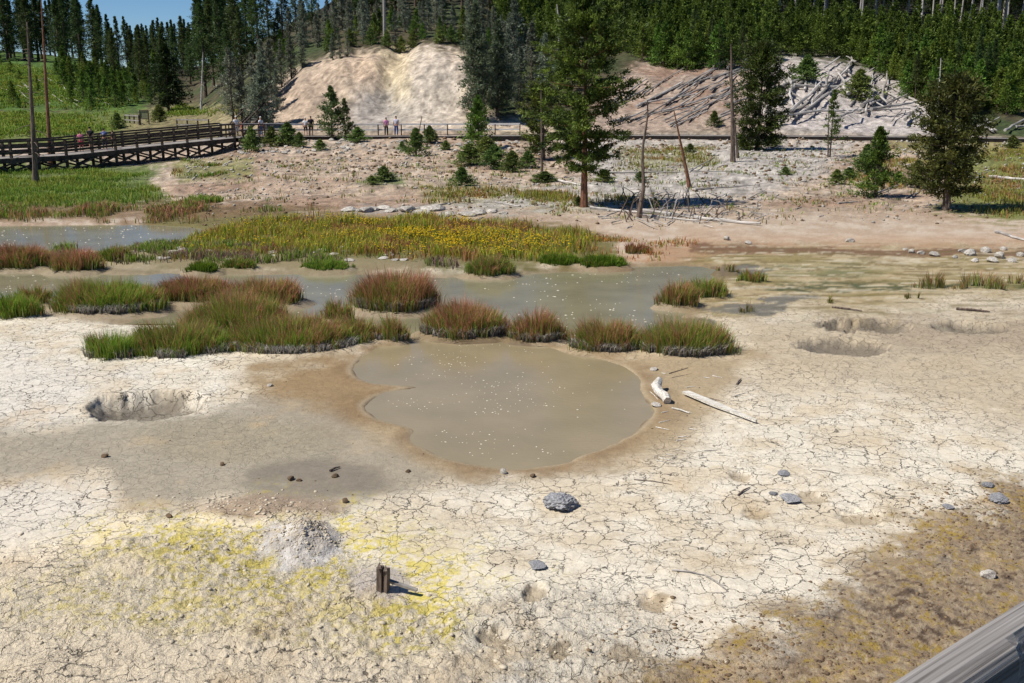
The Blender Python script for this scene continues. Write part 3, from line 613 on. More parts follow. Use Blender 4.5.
for i, ((cx, cy, rx, ry, hh), (x0, x1, yb, hp, red, dens, lab)) in enumerate(zip(CLW, CL)):
    r = np.random.default_rng(100 + i); area = math.pi * rx * ry; n = int(min(14000, max(120, area * 3400 * dens)))
    if dens < .5: n = int(area * 260) + 60
    # tussocks: many small bunches whose blades fan out
    nt_ = max(4, int(n / 26)); ta = r.uniform(0, math.tau, nt_); tq = np.sqrt(r.random(nt_)) * (1 + .22 * np.sin(ta * 3 + i) * r.random(nt_) + r.uniform(-.12, .14, nt_))
    tx = cx + np.cos(ta) * tq * rx * .95; ty = cy + np.sin(ta) * tq * ry * .95; th = r.uniform(.55, 1.12, nt_) * (.48 + .52 * np.sqrt(np.clip(1 - np.clip(tq, 0, 1) ** 2.4, 0, 1)))
    ki = r.integers(nt_, size=n); fa = r.uniform(0, math.tau, n); fr = np.abs(r.normal(0, 1, n)) * .06 * (hh / .6 + .3); X = tx[ki] + np.cos(fa) * fr; Y = ty[ki] + np.sin(fa) * fr
    q = tq[ki]; lump = fbm(X * 1.6, Y * 1.6, 300 + i, 3); hgt = hh * th[ki] * (.94 + .2 * lump) * r.uniform(.6, 1.12, n)
    rr = np.clip(red + lump * .5 + r.uniform(-.25, .25, n), 0, 1); isr = r.random(n) < rr
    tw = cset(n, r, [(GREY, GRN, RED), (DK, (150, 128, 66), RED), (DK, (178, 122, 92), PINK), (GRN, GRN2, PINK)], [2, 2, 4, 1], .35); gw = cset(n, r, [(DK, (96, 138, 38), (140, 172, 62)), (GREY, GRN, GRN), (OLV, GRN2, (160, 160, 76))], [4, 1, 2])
    if dens < .5: gw = cset(n, r, [(GREY, OLV, BRN), (OLV, (120, 112, 70), (130, 112, 80))], [1, 2]); 
    if red <= .02: gw = cset(n, r, [(DK, (98, 130, 36), (128, 142, 44))], [1])
    cols = np.where(isr[:, None, None], tw, gw)
    oa = np.arctan2(Y - cy, X - cx) + r.normal(0, .8, n); ln = r.uniform(.02, .3, n) + .35 * np.clip(q, 0, 1) ** 2 * r.random(n)
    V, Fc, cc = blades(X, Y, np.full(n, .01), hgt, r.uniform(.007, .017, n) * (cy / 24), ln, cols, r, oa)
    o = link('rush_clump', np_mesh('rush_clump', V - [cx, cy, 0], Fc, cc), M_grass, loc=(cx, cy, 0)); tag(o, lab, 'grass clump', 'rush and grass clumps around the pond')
    if yb > 330 or (dens > 1 and yb > 300):     # skirt of dead grey litter stems at the foot
        m = int(n * .22); a = r.uniform(math.pi, math.tau, m); a = a[fbm(a * 2.5, a * 0 + i, 81, 3) > -.25]; m = len(a); X = cx + np.cos(a) * rx * r.uniform(.7, 1.06, m); Y = cy + np.sin(a) * ry * r.uniform(.7, 1.16, m)
        V, Fc, cc = blades(X - cx, Y - cy, np.full(m, .01), hh * r.uniform(.12, .34, m), .03, r.uniform(.2, .9, m), cset(m, r, [((96, 90, 80), (158, 152, 140), (176, 170, 158))], [1]), r)
        link('dead_stems', np_mesh('dead_stems', V, Fc, cc), M_grass, parent=o)
def field(name, polys, n, hgt, wid, sets, w, label, seed, cat='grass', dens=None, lean=.5):
    r = np.random.default_rng(seed); Xs = []; Ys = []
    for poly, wt in polys:
        wp = [tuple(locate(x, y).xy) for x, y in poly]; X, Y = inpoly(wp, int(n * wt), 0, seed, dens); ed = -pdist(X, Y, wp); sc_e = Y.mean() / 30; kk = ed + fbm(X * .7 / sc_e, Y * .35 / sc_e, seed + 5, 4) * 1.3 * sc_e > r.uniform(0, 1.3, len(X)) * sc_e; X, Y = X[kk], Y[kk]; Xs.append(X); Ys.append(Y)
    X = np.concatenate(Xs); Y = np.concatenate(Ys); Z = hz(X, Y); k = Z > -.08; X, Y, Z = X[k], Y[k], Z[k]; n = len(X)
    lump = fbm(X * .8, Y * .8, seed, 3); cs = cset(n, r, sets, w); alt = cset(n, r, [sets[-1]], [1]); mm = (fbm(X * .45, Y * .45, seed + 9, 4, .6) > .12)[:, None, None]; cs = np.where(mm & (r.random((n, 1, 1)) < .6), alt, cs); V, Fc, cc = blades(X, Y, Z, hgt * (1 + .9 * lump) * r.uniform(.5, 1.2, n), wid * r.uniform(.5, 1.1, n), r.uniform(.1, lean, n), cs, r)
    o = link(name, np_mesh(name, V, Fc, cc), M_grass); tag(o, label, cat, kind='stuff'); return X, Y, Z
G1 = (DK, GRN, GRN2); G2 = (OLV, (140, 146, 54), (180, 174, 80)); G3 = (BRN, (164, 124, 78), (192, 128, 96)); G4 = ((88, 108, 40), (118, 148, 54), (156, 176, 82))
X, Y, Z = field('meadow_grass', [([(165, 244), (205, 226), (330, 213), (520, 222), (600, 236), (600, 256), (520, 268), (420, 262), (300, 258), (170, 262)], 1)], 34000, .34, .035, [G1, ((134, 136, 50), (172, 172, 56), (206, 196, 78)), G3], [2, 5, 1.8], 'olive and green meadow grass on the tongue of land behind the pond', 41, dens=lambda X, Y: np.clip(.6 + fbm(X * .8, Y * .8, 42, 3), .15, 1))
field('far_bank_grass', [([(-60, 268), (-60, 250), (180, 244), (460, 258), (460, 270), (300, 268)], 1)], 15000, .3, .035, [G4, G1, ((110, 100, 90), (140, 116, 100), (168, 120, 104))], [3, 2, 2], 'low mixed grass and dead stems along the far pond bank', 43, dens=lambda X, Y: sstep(-.1, .3, fbm(X * .9, Y * .9, 44, 3)))
field('red_bank_grass', [([(-60, 224), (-60, 209), (60, 206), (240, 206), (320, 210), (200, 224), (60, 223)], 1)], 9000, .4, .045, [(OLV, BRN, PINK), (GREY, (150, 112, 84), (172, 120, 98)), G1], [3, 2, 1.5], 'reddish grass lining the far side of the left stream', 45, dens=lambda X, Y: sstep(-.2, .2, fbm(X * .5, Y * .5, 46, 3)))
field('orange_shore_grass', [([(560, 262), (570, 232), (640, 236), (700, 240), (690, 262), (640, 270), (590, 268)], 1)], 4500, .16, .035, [((150, 96, 50), (190, 130, 70), (196, 120, 92)), G2], [3, 2], 'low orange and yellow sedge on the shore right of the meadow', 47, dens=lambda X, Y: sstep(-.2, .2, fbm(X * .7, Y * .7, 48, 3)))
field('left_meadow_grass', [([(-60, 208), (-60, 168), (60, 167), (165, 172), (150, 185), (180, 200), (130, 208)], 1)], 26000, .26, .05, [G4, G1, G2], [4, 1.5, 2], 'bright green grass in front of the trestle boardwalk', 49)
field('stream_bank_tufts', [([(180, 212), (160, 196), (250, 196), (330, 208), (300, 213)], 1), ([(170, 178), (180, 160), (250, 160), (255, 180)], .8)], 9000, .24, .06, [G4, G1, G3], [3, 2, 1], 'sparse olive grass on the bare ground beyond the stream', 50, dens=lambda X, Y: sstep(0, .3, fbm(X * .5, Y * .5, 51, 3)))
field('right_bank_grass', [([(935, 208), (960, 180), (985, 150), (1060, 145), (1060, 222), (1000, 218)], 1), ([(420, 205), (420, 186), (560, 192), (690, 198), (640, 208)], .5), ([(610, 172), (620, 148), (720, 146), (720, 166)], .3), ([(840, 190), (860, 160), (930, 160), (930, 195)], .3)], 12000, .26, .06, [G2, ((110, 104, 50), (140, 134, 64), (160, 148, 84)), G3], [3, 3, 1], 'yellow-green grass patches on the sandy bank', 52, dens=lambda X, Y: sstep(-.35, .2, fbm(X * .5, Y * .5, 53, 3)))
field('bank_tufts', [([(190, 205), (240, 160), (560, 150), (940, 150), (930, 215), (700, 235), (560, 220), (420, 212)], 1)], 9000, .2, .06, [G2, G3, ((110, 104, 70), (140, 130, 90), (160, 146, 110)), G1], [2, 2, 3, 1], 'sparse dry tufts over the sandy bank', 56, dens=lambda X, Y: sstep(.1, .45, fbm(X * .9, Y * .9, 57, 4, .6)) + .02, lean=.9)
field('far_field_grass', [([(-80, 138), (-80, 113), (60, 113), (128, 110), (132, 128), (60, 140)], 1), ([(-60, 112), (-60, 66), (60, 66), (130, 84), (140, 110)], 1.4), ([(150, 118), (180, 104), (250, 104), (250, 122)], .4)], 22000, .35, .14, [G4, G1, G2], [4, 3, 1.4], 'grass of the green field and slope beyond the boardwalk', 54)
# yellow flowers
r = np.random.default_rng(61); k = r.random(len(X)) < np.clip(.015 + .4 * sstep(-.1, .4, fbm(X * .5, Y * .5, 62, 4, .6)) * sstep(-11.5, -7, X) * sstep(5, 1, X), 0, 1)
Xf, Yf, Zf = X[k], Y[k], Z[k] + .30 + r.uniform(-.1, .12, k.sum()); V = []; Fc = []
for x, y, z in zip(Xf, Yf, Zf):
    b = len(V); s = r.uniform(.028, .055)
    for q in range(5): V.append((x + s * math.cos(q * 1.257), y + s * math.sin(q * 1.257), z + s * .35))
    V.append((x, y, z)); V.append((x, y, z + s * .5))
    for q in range(5): Fc += [(b + q, b + (q + 1) % 5, b + 6), (b + (q + 1) % 5, b + q, b + 5)]
M_flower = noisy('yellow_petals', (206, 168, 8), (226, 190, 20), 20, bump=.0)
tag(link('yellow_flowers', np_mesh('yellow_flowers', V, Fc), M_flower), 'scattered yellow wildflowers in the meadow behind the pond', 'flowers', kind='stuff')

# ------------------------------------------------------------------ conifers
def needles(P, D, size, r, wf=.32, tint=None, jit=.4):
    """one slim triangle-pair (a needle spray) at each point P pointing along D"""
    n = len(P); D = D / (np.linalg.norm(D, axis=1, keepdims=True) + 1e-9); s = r.normal(size=(n, 3)); s -= (s * D).sum(1, keepdims=True) * D; s /= np.linalg.norm(s, axis=1, keepdims=True) + 1e-9
    L = (size * r.uniform(.6, 1.35, n))[:, None]; V = np.stack([P - s * L * wf * .5, P + D * L * .5 - s * L * wf * .25 + 0, P + D * L, P + s * L * wf * .7 + D * L * .35], 1)
    b = (np.arange(n) * 4)[:, None]; Fc = b + [[0, 3, 2, 1]]
    cc = np.repeat(tint * (1 + r.uniform(-jit, jit, (n, 1))), 4, axis=0).reshape(-1, 3)
    return V.reshape(-1, 3), Fc.reshape(-1, 4), cc
def conifer(seed, h, cb, rad, nbr, ncl, nn, size, c, c2, style='spire', trunk_r=None, dead=0, lean=0, top_gap=0):
    """returns (trunk mesh builder, crown arrays)"""
    rd = random.Random(seed); r = np.random.default_rng(seed); tr = trunk_r or h * .014 + .03
    bx, by = r.uniform(-.02, .02, 2) * h; axis = lambda z: (bx * math.sin(z / h * 2.5) + lean * z, by * math.sin(z / h * 2.2), z)
    mb = MB(); zs = [i / 9 * h for i in range(10)]; mb.tube([Vector(axis(z)) - Vector((0, 0, .25 if z == 0 else 0)) for z in zs], [tr * (1.35 if z == 0 else 1) * (1 - .93 * z / h) + .01 for z in zs], 8, .15, seed)
    Ps = []; Ds = []; Ts = []; c = np.array(lin(c)); c2 = np.array(lin(c2))
    for i in range(nbr):
        t = (i + r.random()) / nbr; nw = {'pine': 17, 'young': 11, 'spire': 26}[style]; tw_ = (round(t * nw) + r.normal() * .13) / nw if style != 'spire' else t
        t = min(max(tw_, 0), .995); z = h * (cb + (1 - cb) * t ** .92); az = r.uniform(0, math.tau)
        if style == 'spire': L = rad * ((1 - t) ** 1.0 * 1.1 + .025) * r.uniform(.5, 1.2) * (min(1, .5 + t * 3)); el = -.28 + .75 * t
        elif style == 'pine': L = rad * (math.sin(math.pi * min(1, (t * .86 + .14))) ** .6 * .9 + .08) * r.uniform(.45, 1.2); el = -.22 + .85 * t ** 1.5 + r.uniform(-.14, .16)
        else: L = rad * ((1 - t) ** .95 * 1.02 + .03) * r.uniform(.55, 1.2); el = .05 + .9 * t + r.uniform(-.1, .2)
        if r.random() < top_gap: continue
        d = np.array([math.cos(az) * math.cos(el), math.sin(az) * math.cos(el), math.sin(el)]); p0 = np.array(axis(z))
        if L > .35 and i % 2 == 0: mb.tube([p0, p0 + d * L * .45, p0 + d * L * .9 + [0, 0, .06 * L]], [max(.012, tr * .22 * (1 - t)), .012 + .006 * L, .006], 4)
        if r.random() < dead: continue
        bt = r.random()
        for k in range(ncl):
            s = (.22 + .8 * (k + r.random()) / ncl) if style != 'pine' else (.35 + .7 * (k + r.random()) / ncl)
            sL = min(1, .15 + L / 1.1) if style != 'pine' else 1; spread = L * .20 * (1.1 - .5 * s) + size * .4 * sL; cpt = p0 + d * L * s + np.array([0, 0, (.22 if style == 'pine' else .10) * L * s * s]) + r.normal(size=3) * spread * ([.6, .6, .2] if style == 'pine' else [.7, .7, .3])
            m = max(2, int(nn * 1.45 * r.uniform(.6, 1.3))); q = cpt + r.normal(size=(m, 3)) * size * sL * [.6, .6, .42]
            dd = d[None] * .9 + r.normal(size=(m, 3)) * .75 + [0, 0, .35]; Ps.append(q); Ds.append(dd); w = np.clip(r.uniform(-.1, 1) * .6 + bt * .5, 0, 1); Ts.append(np.repeat((c * (1 - w) + c2 * w)[None], m, 0))
    P = np.concatenate(Ps); D = np.concatenate(Ds); T = np.concatenate(Ts); V, Fc, cc = needles(P, D, np.full(len(P), size * 1.1), r, .36, T)
    return mb, (V, Fc, np.clip(cc, .002, .6))
def tree_proto(name, *a, bark=None, **k):
    mb, (V, Fc, cc) = conifer(*a, **k); return (mb.mesh('trunk'), np_mesh('crown', V, Fc, cc), bark or M_bark, (V, Fc, cc))
def plant_tree(proto, name, loc, s=1., rz=0., label='', cat='tree', group=None, sz=None):
    t = empty(name, loc, rz); t.scale = (s, s, sz or s); tag(t, label, cat, group)
    tm, cm, bk, _ = proto; link('trunk', tm, bk, t, smooth=False); link('crown', cm, M_leaf, t); return t
DG = (40, 56, 28); DG2 = (86, 104, 52); GY = (78, 88, 74); GY2 = (142, 148, 124); YG = (52, 76, 28); YG2 = (116, 142, 54)
spires = [tree_proto('s', 200 + i, 13., [.18, .28, .1, .14][i], 1.75 + .3 * (i % 2), 130, 5, 6, .28, DG, DG2, style='spire') for i in range(4)]
greys = [tree_proto('g', 220 + i, 8., .08, 1.5, 90, 6, 6, .26, GY, GY2, style='spire', dead=.1, top_gap=.1) for i in range(3)]
youngs = [tree_proto('y', 240 + i, 4.6, .02, 1.35, 62, 5, 6, .24, YG, YG2, style='young') for i in range(4)]
bushes = [tree_proto('b', 260 + i, 2.2, .0, 1.0, 80, 5, 8, .17, (60, 80, 40), (126, 144, 72), style='young') for i in range(3)]

# hero trees -----------------------------------------------------------------
def hero(px, py, top, seed, name, label, cat='tree', **k):
    p = locate(px, py); h = at_Y(px, top, p.y).z - p.z
    pr = tree_proto(name, seed, h, **k); t = plant_tree(pr, name, p, 1, 0, label, cat); return t, p, h
PG, PG2 = (36, 52, 20), (108, 126, 48)
hero(584, 207, 2, 301, 'pine_tree', 'big pine with reddish trunk standing alone in front of the boardwalk', cb=.20, rad=2.35, nbr=190, ncl=9, nn=20, size=.15, c=PG, c2=PG2, style='pine', trunk_r=.17, bark=M_bark_red)
hero(757, 150, 46, 302, 'pine_tree', 'bushy dark green pine with branches to the ground beside the bare tall snag', cb=.0, rad=2.3, nbr=190, ncl=7, nn=12, size=.22, c=DG, c2=(92, 114, 46), style='pine')
hero(946, 210, 82, 303, 'pine_tree', 'pine with bare dark trunk and browning left branches on the right grass', cb=.14, rad=1.8, nbr=170, ncl=7, nn=12, size=.18, c=(46, 58, 24), c2=(96, 98, 44), style='pine', trunk_r=.17, bark=M_snag)
hero(875, 197, 130, 304, 'young_pine', 'low bushy young pine left of the right-hand pine', cb=.0, rad=1.5, nbr=70, ncl=6, nn=12, size=.16, c=DG, c2=YG2, style='young')
hero(332, 140, 88, 305, 'young_pine', 'pale green slender young pine beside the bare cliff, taller of the pair', cb=.08, rad=1.5, nbr=70, ncl=6, nn=9, size=.2, c=(66, 84, 44), c2=(118, 128, 76), style='young')
hero(346, 140, 100, 306, 'young_pine', 'smaller slender pine of the pair beside the bare cliff', cb=.15, rad=.9, nbr=42, ncl=5, nn=8, size=.18, c=(66, 84, 44), c2=(118, 128, 76), style='young')
hero(478, 150, 98, 307, 'young_pine', 'dark young pine standing before the boardwalk right of the cliff', cb=.0, rad=1.5, nbr=80, ncl=6, nn=10, size=.2, c=DG, c2=YG2, style='young')
hero(169, 113, 45, 308, 'fir_tree', 'dark full fir beyond the trestle boardwalk with a reddish trunk', cb=.12, rad=2.6, nbr=120, ncl=7, nn=9, size=.28, c=DG, c2=(52, 66, 30), style='spire')
hero(234, 124, 48, 309, 'fir_tree', 'thin grey half-bare fir beyond the end of the trestle', cb=.14, rad=2.0, nbr=80, ncl=6, nn=6, size=.24, c=GY, c2=GY2, style='spire', dead=.25)
hero(830, 157, 92, 310, 'young_pine', 'thin sparse young pine in front of the silver log pile', cb=.2, rad=1.0, nbr=36, ncl=4, nn=7, size=.18, c=DG, c2=YG2, style='young', trunk_r=.05)
hero(544, 160, 88, 311, 'pine_tree', 'smaller pine growing against the left side of the big pine', cb=.1, rad=1.7, nbr=80, ncl=6, nn=10, size=.22, c=PG, c2=PG2, style='pine')
hero(264, 128, 66, 312, 'fir_tree', 'grey-green fir at the left foot of the bare cliff', cb=.1, rad=1.8, nbr=100, ncl=6, nn=8, size=.26, c=GY, c2=GY2, style='spire')
hero(476, 118, 4, 313, 'fir_tree', 'tall grey-green fir at the right edge of the bare cliff', cb=.1, rad=2.3, nbr=150, ncl=7, nn=7, size=.3, c=GY, c2=(96, 108, 76), style='spire')
hero(497, 116, 22, 314, 'fir_tree', 'grey-green fir just right of the tall one at the cliff edge', cb=.1, rad=2.0, nbr=130, ncl=7, nn=7, size=.3, c=GY, c2=(88, 104, 70), style='spire')
# bushes in the foreground bank
BS = [(384, 181, 14, 'flat green shrub alone on the sandy bank', 1.5), (372, 184, 8, 'low flat shrub just left of the flat green shrub', 1.6), (462, 186, 18, 'round dark shrub on the bank left of the big pine', 1.2), (494, 168, 22, 'bushy shrub under the boardwalk left of the big pine', 1.2), (512, 172, 20, 'shrub between the bushy shrub and the big pine', 1), (470, 165, 20, 'wide shrub mass at the foot of the dark young pine', 1.4),
      (545, 182, 10, 'flat creeping shrub at the foot of the thin bare trunk', 2.6), (604, 182, 12, 'low shrub right behind the big pine trunk', 1.6), (578, 206, 10, 'tiny green shrub at the right foot of the big pine', .8), (288, 146, 22, 'dark bush in front of the low railing left of the young pine pair', 1), (272, 146, 18, 'dark bush left end of the boardwalk bank', 1), (300, 147, 14, 'small bush below the two standing walkers', .9), (252, 152, 24, 'dark conifer bush at the trestle end', .7), (358, 142, 14, 'low bush right of the young pine pair', 1.2),
      (416, 156, 26, 'small bright bush under the forked dead stem before the cliff', .8), (430, 143, 16, 'dark bush touching the boardwalk below the cliff', 1), (785, 175, 8, 'tiny bush on white gravel below the bushy pine', 1.4), (836, 184, 14, 'small round bush between the sparse pine and the low bushy pine', 1.2), (916, 188, 26, 'ragged bush under the right-hand pine', 1), (118, 128, 14, 'round bush behind the trestle railing', .9), (160, 122, 16, 'round bush beyond the trestle near the fir', 1), (866, 172, 26, 'bush behind the low bushy young pine', .9),
      (806, 82, 24, 'round dark bush in the middle of the silver log pile', 1.1), (858, 100, 28, 'bush growing out of the right half of the log pile', 1), (1012, 148, 12, 'small bush by the boardwalk at the right frame edge', 1.2), (640, 182, 10, 'small bush behind the leaning dead stem', 1.1), (714, 126, 14, 'light green bush on the log slope by the boardwalk', .9), (560, 128, 20, 'bush at the boardwalk left behind the big pine', 1.1), (486, 158, 20, 'bush hugging the right side of the dark young pine', 1.2), (528, 168, 16, 'low bush under the smaller pine left of the big pine', 1.3), (446, 150, 9, 'tiny bush on the pale rocks below the cliff', 1.2), (402, 150, 8, 'tiny bush left of the forked dead stem', 1.2), (320, 150, 10, 'low bush at the foot of the young pine pair', 1.3), (848, 180, 12, 'bush touching the left side of the low bushy young pine', 1.3), (898, 184, 12, 'bush touching the right side of the low bushy young pine', 1.2), (772, 146, 12, 'bush at the right foot of the bushy pine', 1.3), (744, 150, 10, 'bush at the left foot of the bushy pine', 1.2), (930, 150, 9, 'low bush behind the trunk of the right-hand pine', 1.4), (690, 152, 8, 'tiny bush on the pale slope by the red stem', 1.3), (655, 208, 10, 'tiny bush at the right foot of the crooked stem', 1.1)]
for i, (px, py, hp, lab, wd_) in enumerate(BS):
    p = locate(px, py); h = hp * 1.0 * (p.y * CP) / F; t = plant_tree(bushes[i % 3], 'bush', p, h / 2.2 * wd_ * 1.5, i * 1.3, lab, 'bush', 'shrubs on the bank and slopes', sz=h / 2.2)

def scatter(n, boxf, seed, mind):
    r = random.Random(seed); pts = []; tries = 0
    while len(pts) < n and tries < n * 60:
        tries += 1; p = boxf(r)
        if p is None: continue
        if all((p[0] - q[0]) ** 2 + (p[1] - q[1]) ** 2 > mind * mind for q in pts[-400:]): pts.append(p)
    return pts
def colpt(r, c0, c1, y0, y1):
    Y = r.uniform(y0, y1); c = r.uniform(c0, c1); return ((c - 512) * Y / 1032, Y)
# mature skyline row, left
sky_l = 'tall dark pines of the left skyline forest'
for i, (x, y) in enumerate(scatter(135, lambda r: colpt(r, -60, 240, 148, 215), 5, 2.8)):
    c = 512 + 1032 * x / y; s = random.Random(i).uniform(.85, 1.15)
    if y < 166 and c < 110: continue
    if 112 < c < 200: s *= .62
    elif c <= 112: s *= .92
    plant_tree(spires[i % 4], 'pine_tree', (x, y, hz1(x, y) - .1), s, i, 'tall dark pine in the dense skyline forest behind the left meadow', 'tree', sky_l)
for i, (c, y, s) in enumerate([(205, 128, 1.05), (214, 132, .95), (222, 126, 1.0), (238, 135, 1.1), (250, 130, 1.0), (262, 128, .95), (272, 134, .9), (285, 136, .85), (243, 122, .8), (228, 118, .7), (256, 140, 1.1), (300, 138, .85), (315, 136, .8)]):
    x = (c - 512) * y / 1032; plant_tree(spires[i % 4], 'pine_tree', (x, y, hz1(x, y) - .1), s * .86, i * 2, 'dark pine in the tight group at the left shoulder of the cliff', 'tree', 'pines at the left shoulder of the cliff')
# young growth on left slope
for i, (x, y) in enumerate(scatter(125, lambda r: colpt(r, -40, 170, 130, 164), 8, 1.3)):
    c = 512 + 1032 * x / y
    if c < 58 and random.Random(i + 3).random() < .5: continue
    s = random.Random(i).uniform(.3, .75) * (1.2 if 60 < c < 165 else .8); plant_tree(youngs[i % 4], 'young_pine', (x, y, hz1(x, y) - .05), s, i, 'young pine in the thicket at the foot of the left green slope', 'tree', 'young pines on the left green slope')
# grey firs on and above the cliff rim
for i, (x, y) in enumerate(scatter(105, lambda r: colpt(r, 275, 600, 118, 138), 12, 1.3)):
    s = random.Random(i + 9).uniform(.32, .72); plant_tree(greys[i % 3] if i % 3 else youngs[i % 4], 'fir_tree', (x, y, hz1(x, y) - .1), s, i, 'grey-green fir on the rim above the bare cliff', 'tree', 'grey firs above the cliff rim')
for i, (c, y, s) in enumerate([(252, 106, .75), (262, 108, .8), (271, 109, .72), (282, 111, .62), (292, 112, .6), (276, 105, .5), (303, 113, .45), (334, 112.5, .36), (341, 112, .32), (349, 113, .3), (240, 104, .7), (492, 106, .7), (508, 110, .9), (520, 106, .8), (532, 112, .95), (514, 117, 1.1), (545, 110, .9), (560, 108, .75), (538, 104, .5), (572, 114, .8), (590, 117, .8)]):
    x = (c - 512) * y / 1032; left = c < 400
    plant_tree(greys[i % 3] if c < 550 else spires[i % 4], 'fir_tree', (x, y, hz1(x, y) - .1), s * (1 if c < 550 else .62), i, 'grey fir scattered on the left slope of the cliff' if left else 'fir on the slope between the cliff and the big pine', 'tree', 'firs left of the cliff face' if left else 'firs right of the cliff face')
# low shrubs hanging over the rim
for i, c in enumerate([330, 352, 372, 388, 402, 414, 440, 452, 462]):
    y = 116.4 + (i % 3) * .5; x = (c - 512) * y / 1032; plant_tree(bushes[i % 3], 'bush', (x, y, hz1(x, y)), .8, i, 'low dark shrub hanging over the top rim of the bare cliff', 'bush', 'shrubs on the cliff rim')
# dense young forest, right: 170 single trees, the rest one mass
yl = scatter(900, lambda r: (lambda p: p if p[1] > 127 + 6 * math.sin(p[0] * .21) - (512 + 1032 * p[0] / p[1] > 905) * 14 + (2 if 512 + 1032 * p[0] / p[1] < 640 else 0) and p[1] < 172 - 24 * min(1, max(0, (512 + 1032 * p[0] / p[1] - 680) / 120)) else None)(colpt(r, 500, 1090, 110, 175)), 21, 1.35)
yl.sort(key=lambda p: p[1])
near_n = 180
for i, (x, y) in enumerate(yl[:near_n]):
    s = random.Random(i + 77).uniform(.75, 1.2); plant_tree(youngs[i % 4] if i % 7 else spires[i % 4], 'young_pine', (x, y, hz1(x, y) - .1), s * (1 if i % 7 else .45), i, 'green young pine in the front ranks of the dense forest on the right hill', 'tree', 'young pines along the forest front')
def mass(name, pts, protos, smin, smax, label, seed, keep=1.):
    r = np.random.default_rng(seed); Vs = []; Fs = []; Cs = []; b = 0
    for i, (x, y) in enumerate(pts):
        V, Fc, cc = protos[i % len(protos)][3]
        if keep < 1:
            k = r.random(len(Fc)) < keep; Fq = Fc[k]; used = Fq.ravel(); V = V[used]; cc = cc[used]; Fc = np.arange(len(used)).reshape(-1, 4)
        a = r.uniform(0, 6.28); s = r.uniform(smin, smax); c, sn = math.cos(a), math.sin(a); g = 1.25 if keep < 1 else 1
        Vw = np.stack([(V[:, 0] * c - V[:, 1] * sn) * s + x, (V[:, 0] * sn + V[:, 1] * c) * s + y, V[:, 2] * s + hz1(x, y)], -1)
        Vs.append(Vw); Fs.append(Fc + b); Cs.append(cc * r.uniform(.75, 1.25)); b += len(V)
    o = link(name, np_mesh(name, np.concatenate(Vs), np.concatenate(Fs), np.concatenate(Cs)), M_leaf); tag(o, label, 'forest', kind='stuff')
mass('distant_young_forest', yl[near_n:], youngs, .65, 1.4, 'mass of young green pines filling the hill behind the front ranks', 3, .55)
# tall mature trees at the top right, trunks pale
tall = [tree_proto('t', 280 + i, 19., .45, 2.0, 70, 6, 6, .36, DG, DG2, style='spire', bark=M_dead, trunk_r=.17) for i in range(2)]
for i, (x, y) in enumerate(scatter(64, lambda r: colpt(r, 640, 1090, 153, 175), 31, 2.2)):
    c = 512 + 1032 * x / y
    if c < 740 and y < 176: continue
    plant_tree(tall[i % 2], 'pine_tree', (x, y, hz1(x, y) - .1), random.Random(i).uniform(.85, 1.1), i, 'tall mature pine with pale bare trunk along the top of the right hill', 'tree', 'mature pines on the hilltop')
mass('hilltop_forest', scatter(420, lambda r: colpt(r, 560, 1100, 172, 215), 37, 1.7), spires, .7, 1.1, 'dark mature forest filling the top of the right hill behind the pale trunks', 6, .5)
for i, (x, y) in enumerate(scatter(110, lambda r: colpt(r, 335, 660, 139, 190), 33, 2.2)):
    plant_tree(spires[i % 4], 'pine_tree', (x, y, hz1(x, y) - .1), random.Random(i).uniform(.6, .95), i, 'dark pine in the upper forest behind the cliff', 'tree', 'dark pines behind the cliff')

# ------------------------------------------------------------------ snags and logs
def snag(px, py, topx, topy, r0, label, mat, tw=14, seed=0, twl=.5, name='dead_tree', wiggle=.0):
    p = locate(px, py); tp = at_Y(topx, topy, p.y); h = tp.z - p.z; lx = tp.x - p.x; rr = random.Random(seed)
    t = empty(name, p); tag(t, label, 'dead tree'); mb = MB(); n = 8
    pts = [Vector((lx * i / n + wiggle * math.sin(i * 1.3 + seed), wiggle * math.cos(i * 1.9) * .6, h * i / n - (.2 if i == 0 else 0))) for i in range(n + 1)]
    mb.tube(pts, [r0 * (1.3 if i == 0 else 1) * (1 - .85 * i / n) + .012 for i in range(n + 1)], 8, .2, seed); mb.build('trunk', mat, t)
    for i in range(tw):
        f = rr.uniform(.15, .97); q = pts[min(int(f * n), n - 1)].lerp(pts[min(int(f * n) + 1, n)], f * n - int(f * n)); a = rr.uniform(0, 6.28); l = rr.uniform(.3, 1) * twl * (1.2 - f)
        e = q + Vector((math.cos(a) * l, math.sin(a) * l, rr.uniform(-.35, .25) * l)); MB().tube([q, q.lerp(e, .5) + Vector((0, 0, .08 * l)), e], [.028, .02, .010], 4).build('dead_branch', mat if mat is not M_bark_red else M_snag, t)
    return t
snag(36, 183, 27, 22, .17, 'tall bare dead trunk standing in the grass in front of the trestle', M_snag, 26, 1, 1.4)
snag(51, 166, 41, 0, .16, 'reddish bare trunk just behind the tall dead one at the trestle', M_bark_red, 14, 2, 1.0)
snag(733, 162, 731, 44, .17, 'tall straight grey snag beside the bushy dark pine', M_snag, 24, 3, .8)
snag(738, 158, 728, 62, .1, 'thin dead stem tight behind the tall grey snag', M_snag, 6, 4, .4)
snag(640, 218, 647, 100, .10, 'crooked dead stem with twigs right of the big pine', M_snag, 26, 5, .7, wiggle=.07)
snag(690, 188, 674, 111, .10, 'reddish leaning dead stem right of the crooked one', M_bark_red, 6, 6, .3)
snag(542, 178, 541, 88, .08, 'thin grey dead stem left of the big pine', M_snag, 10, 7, .5)
snag(201, 112, 203, 52, .14, 'grey snag at the foot of the dark pines beyond the trestle', M_dead, 22, 8, 1.)
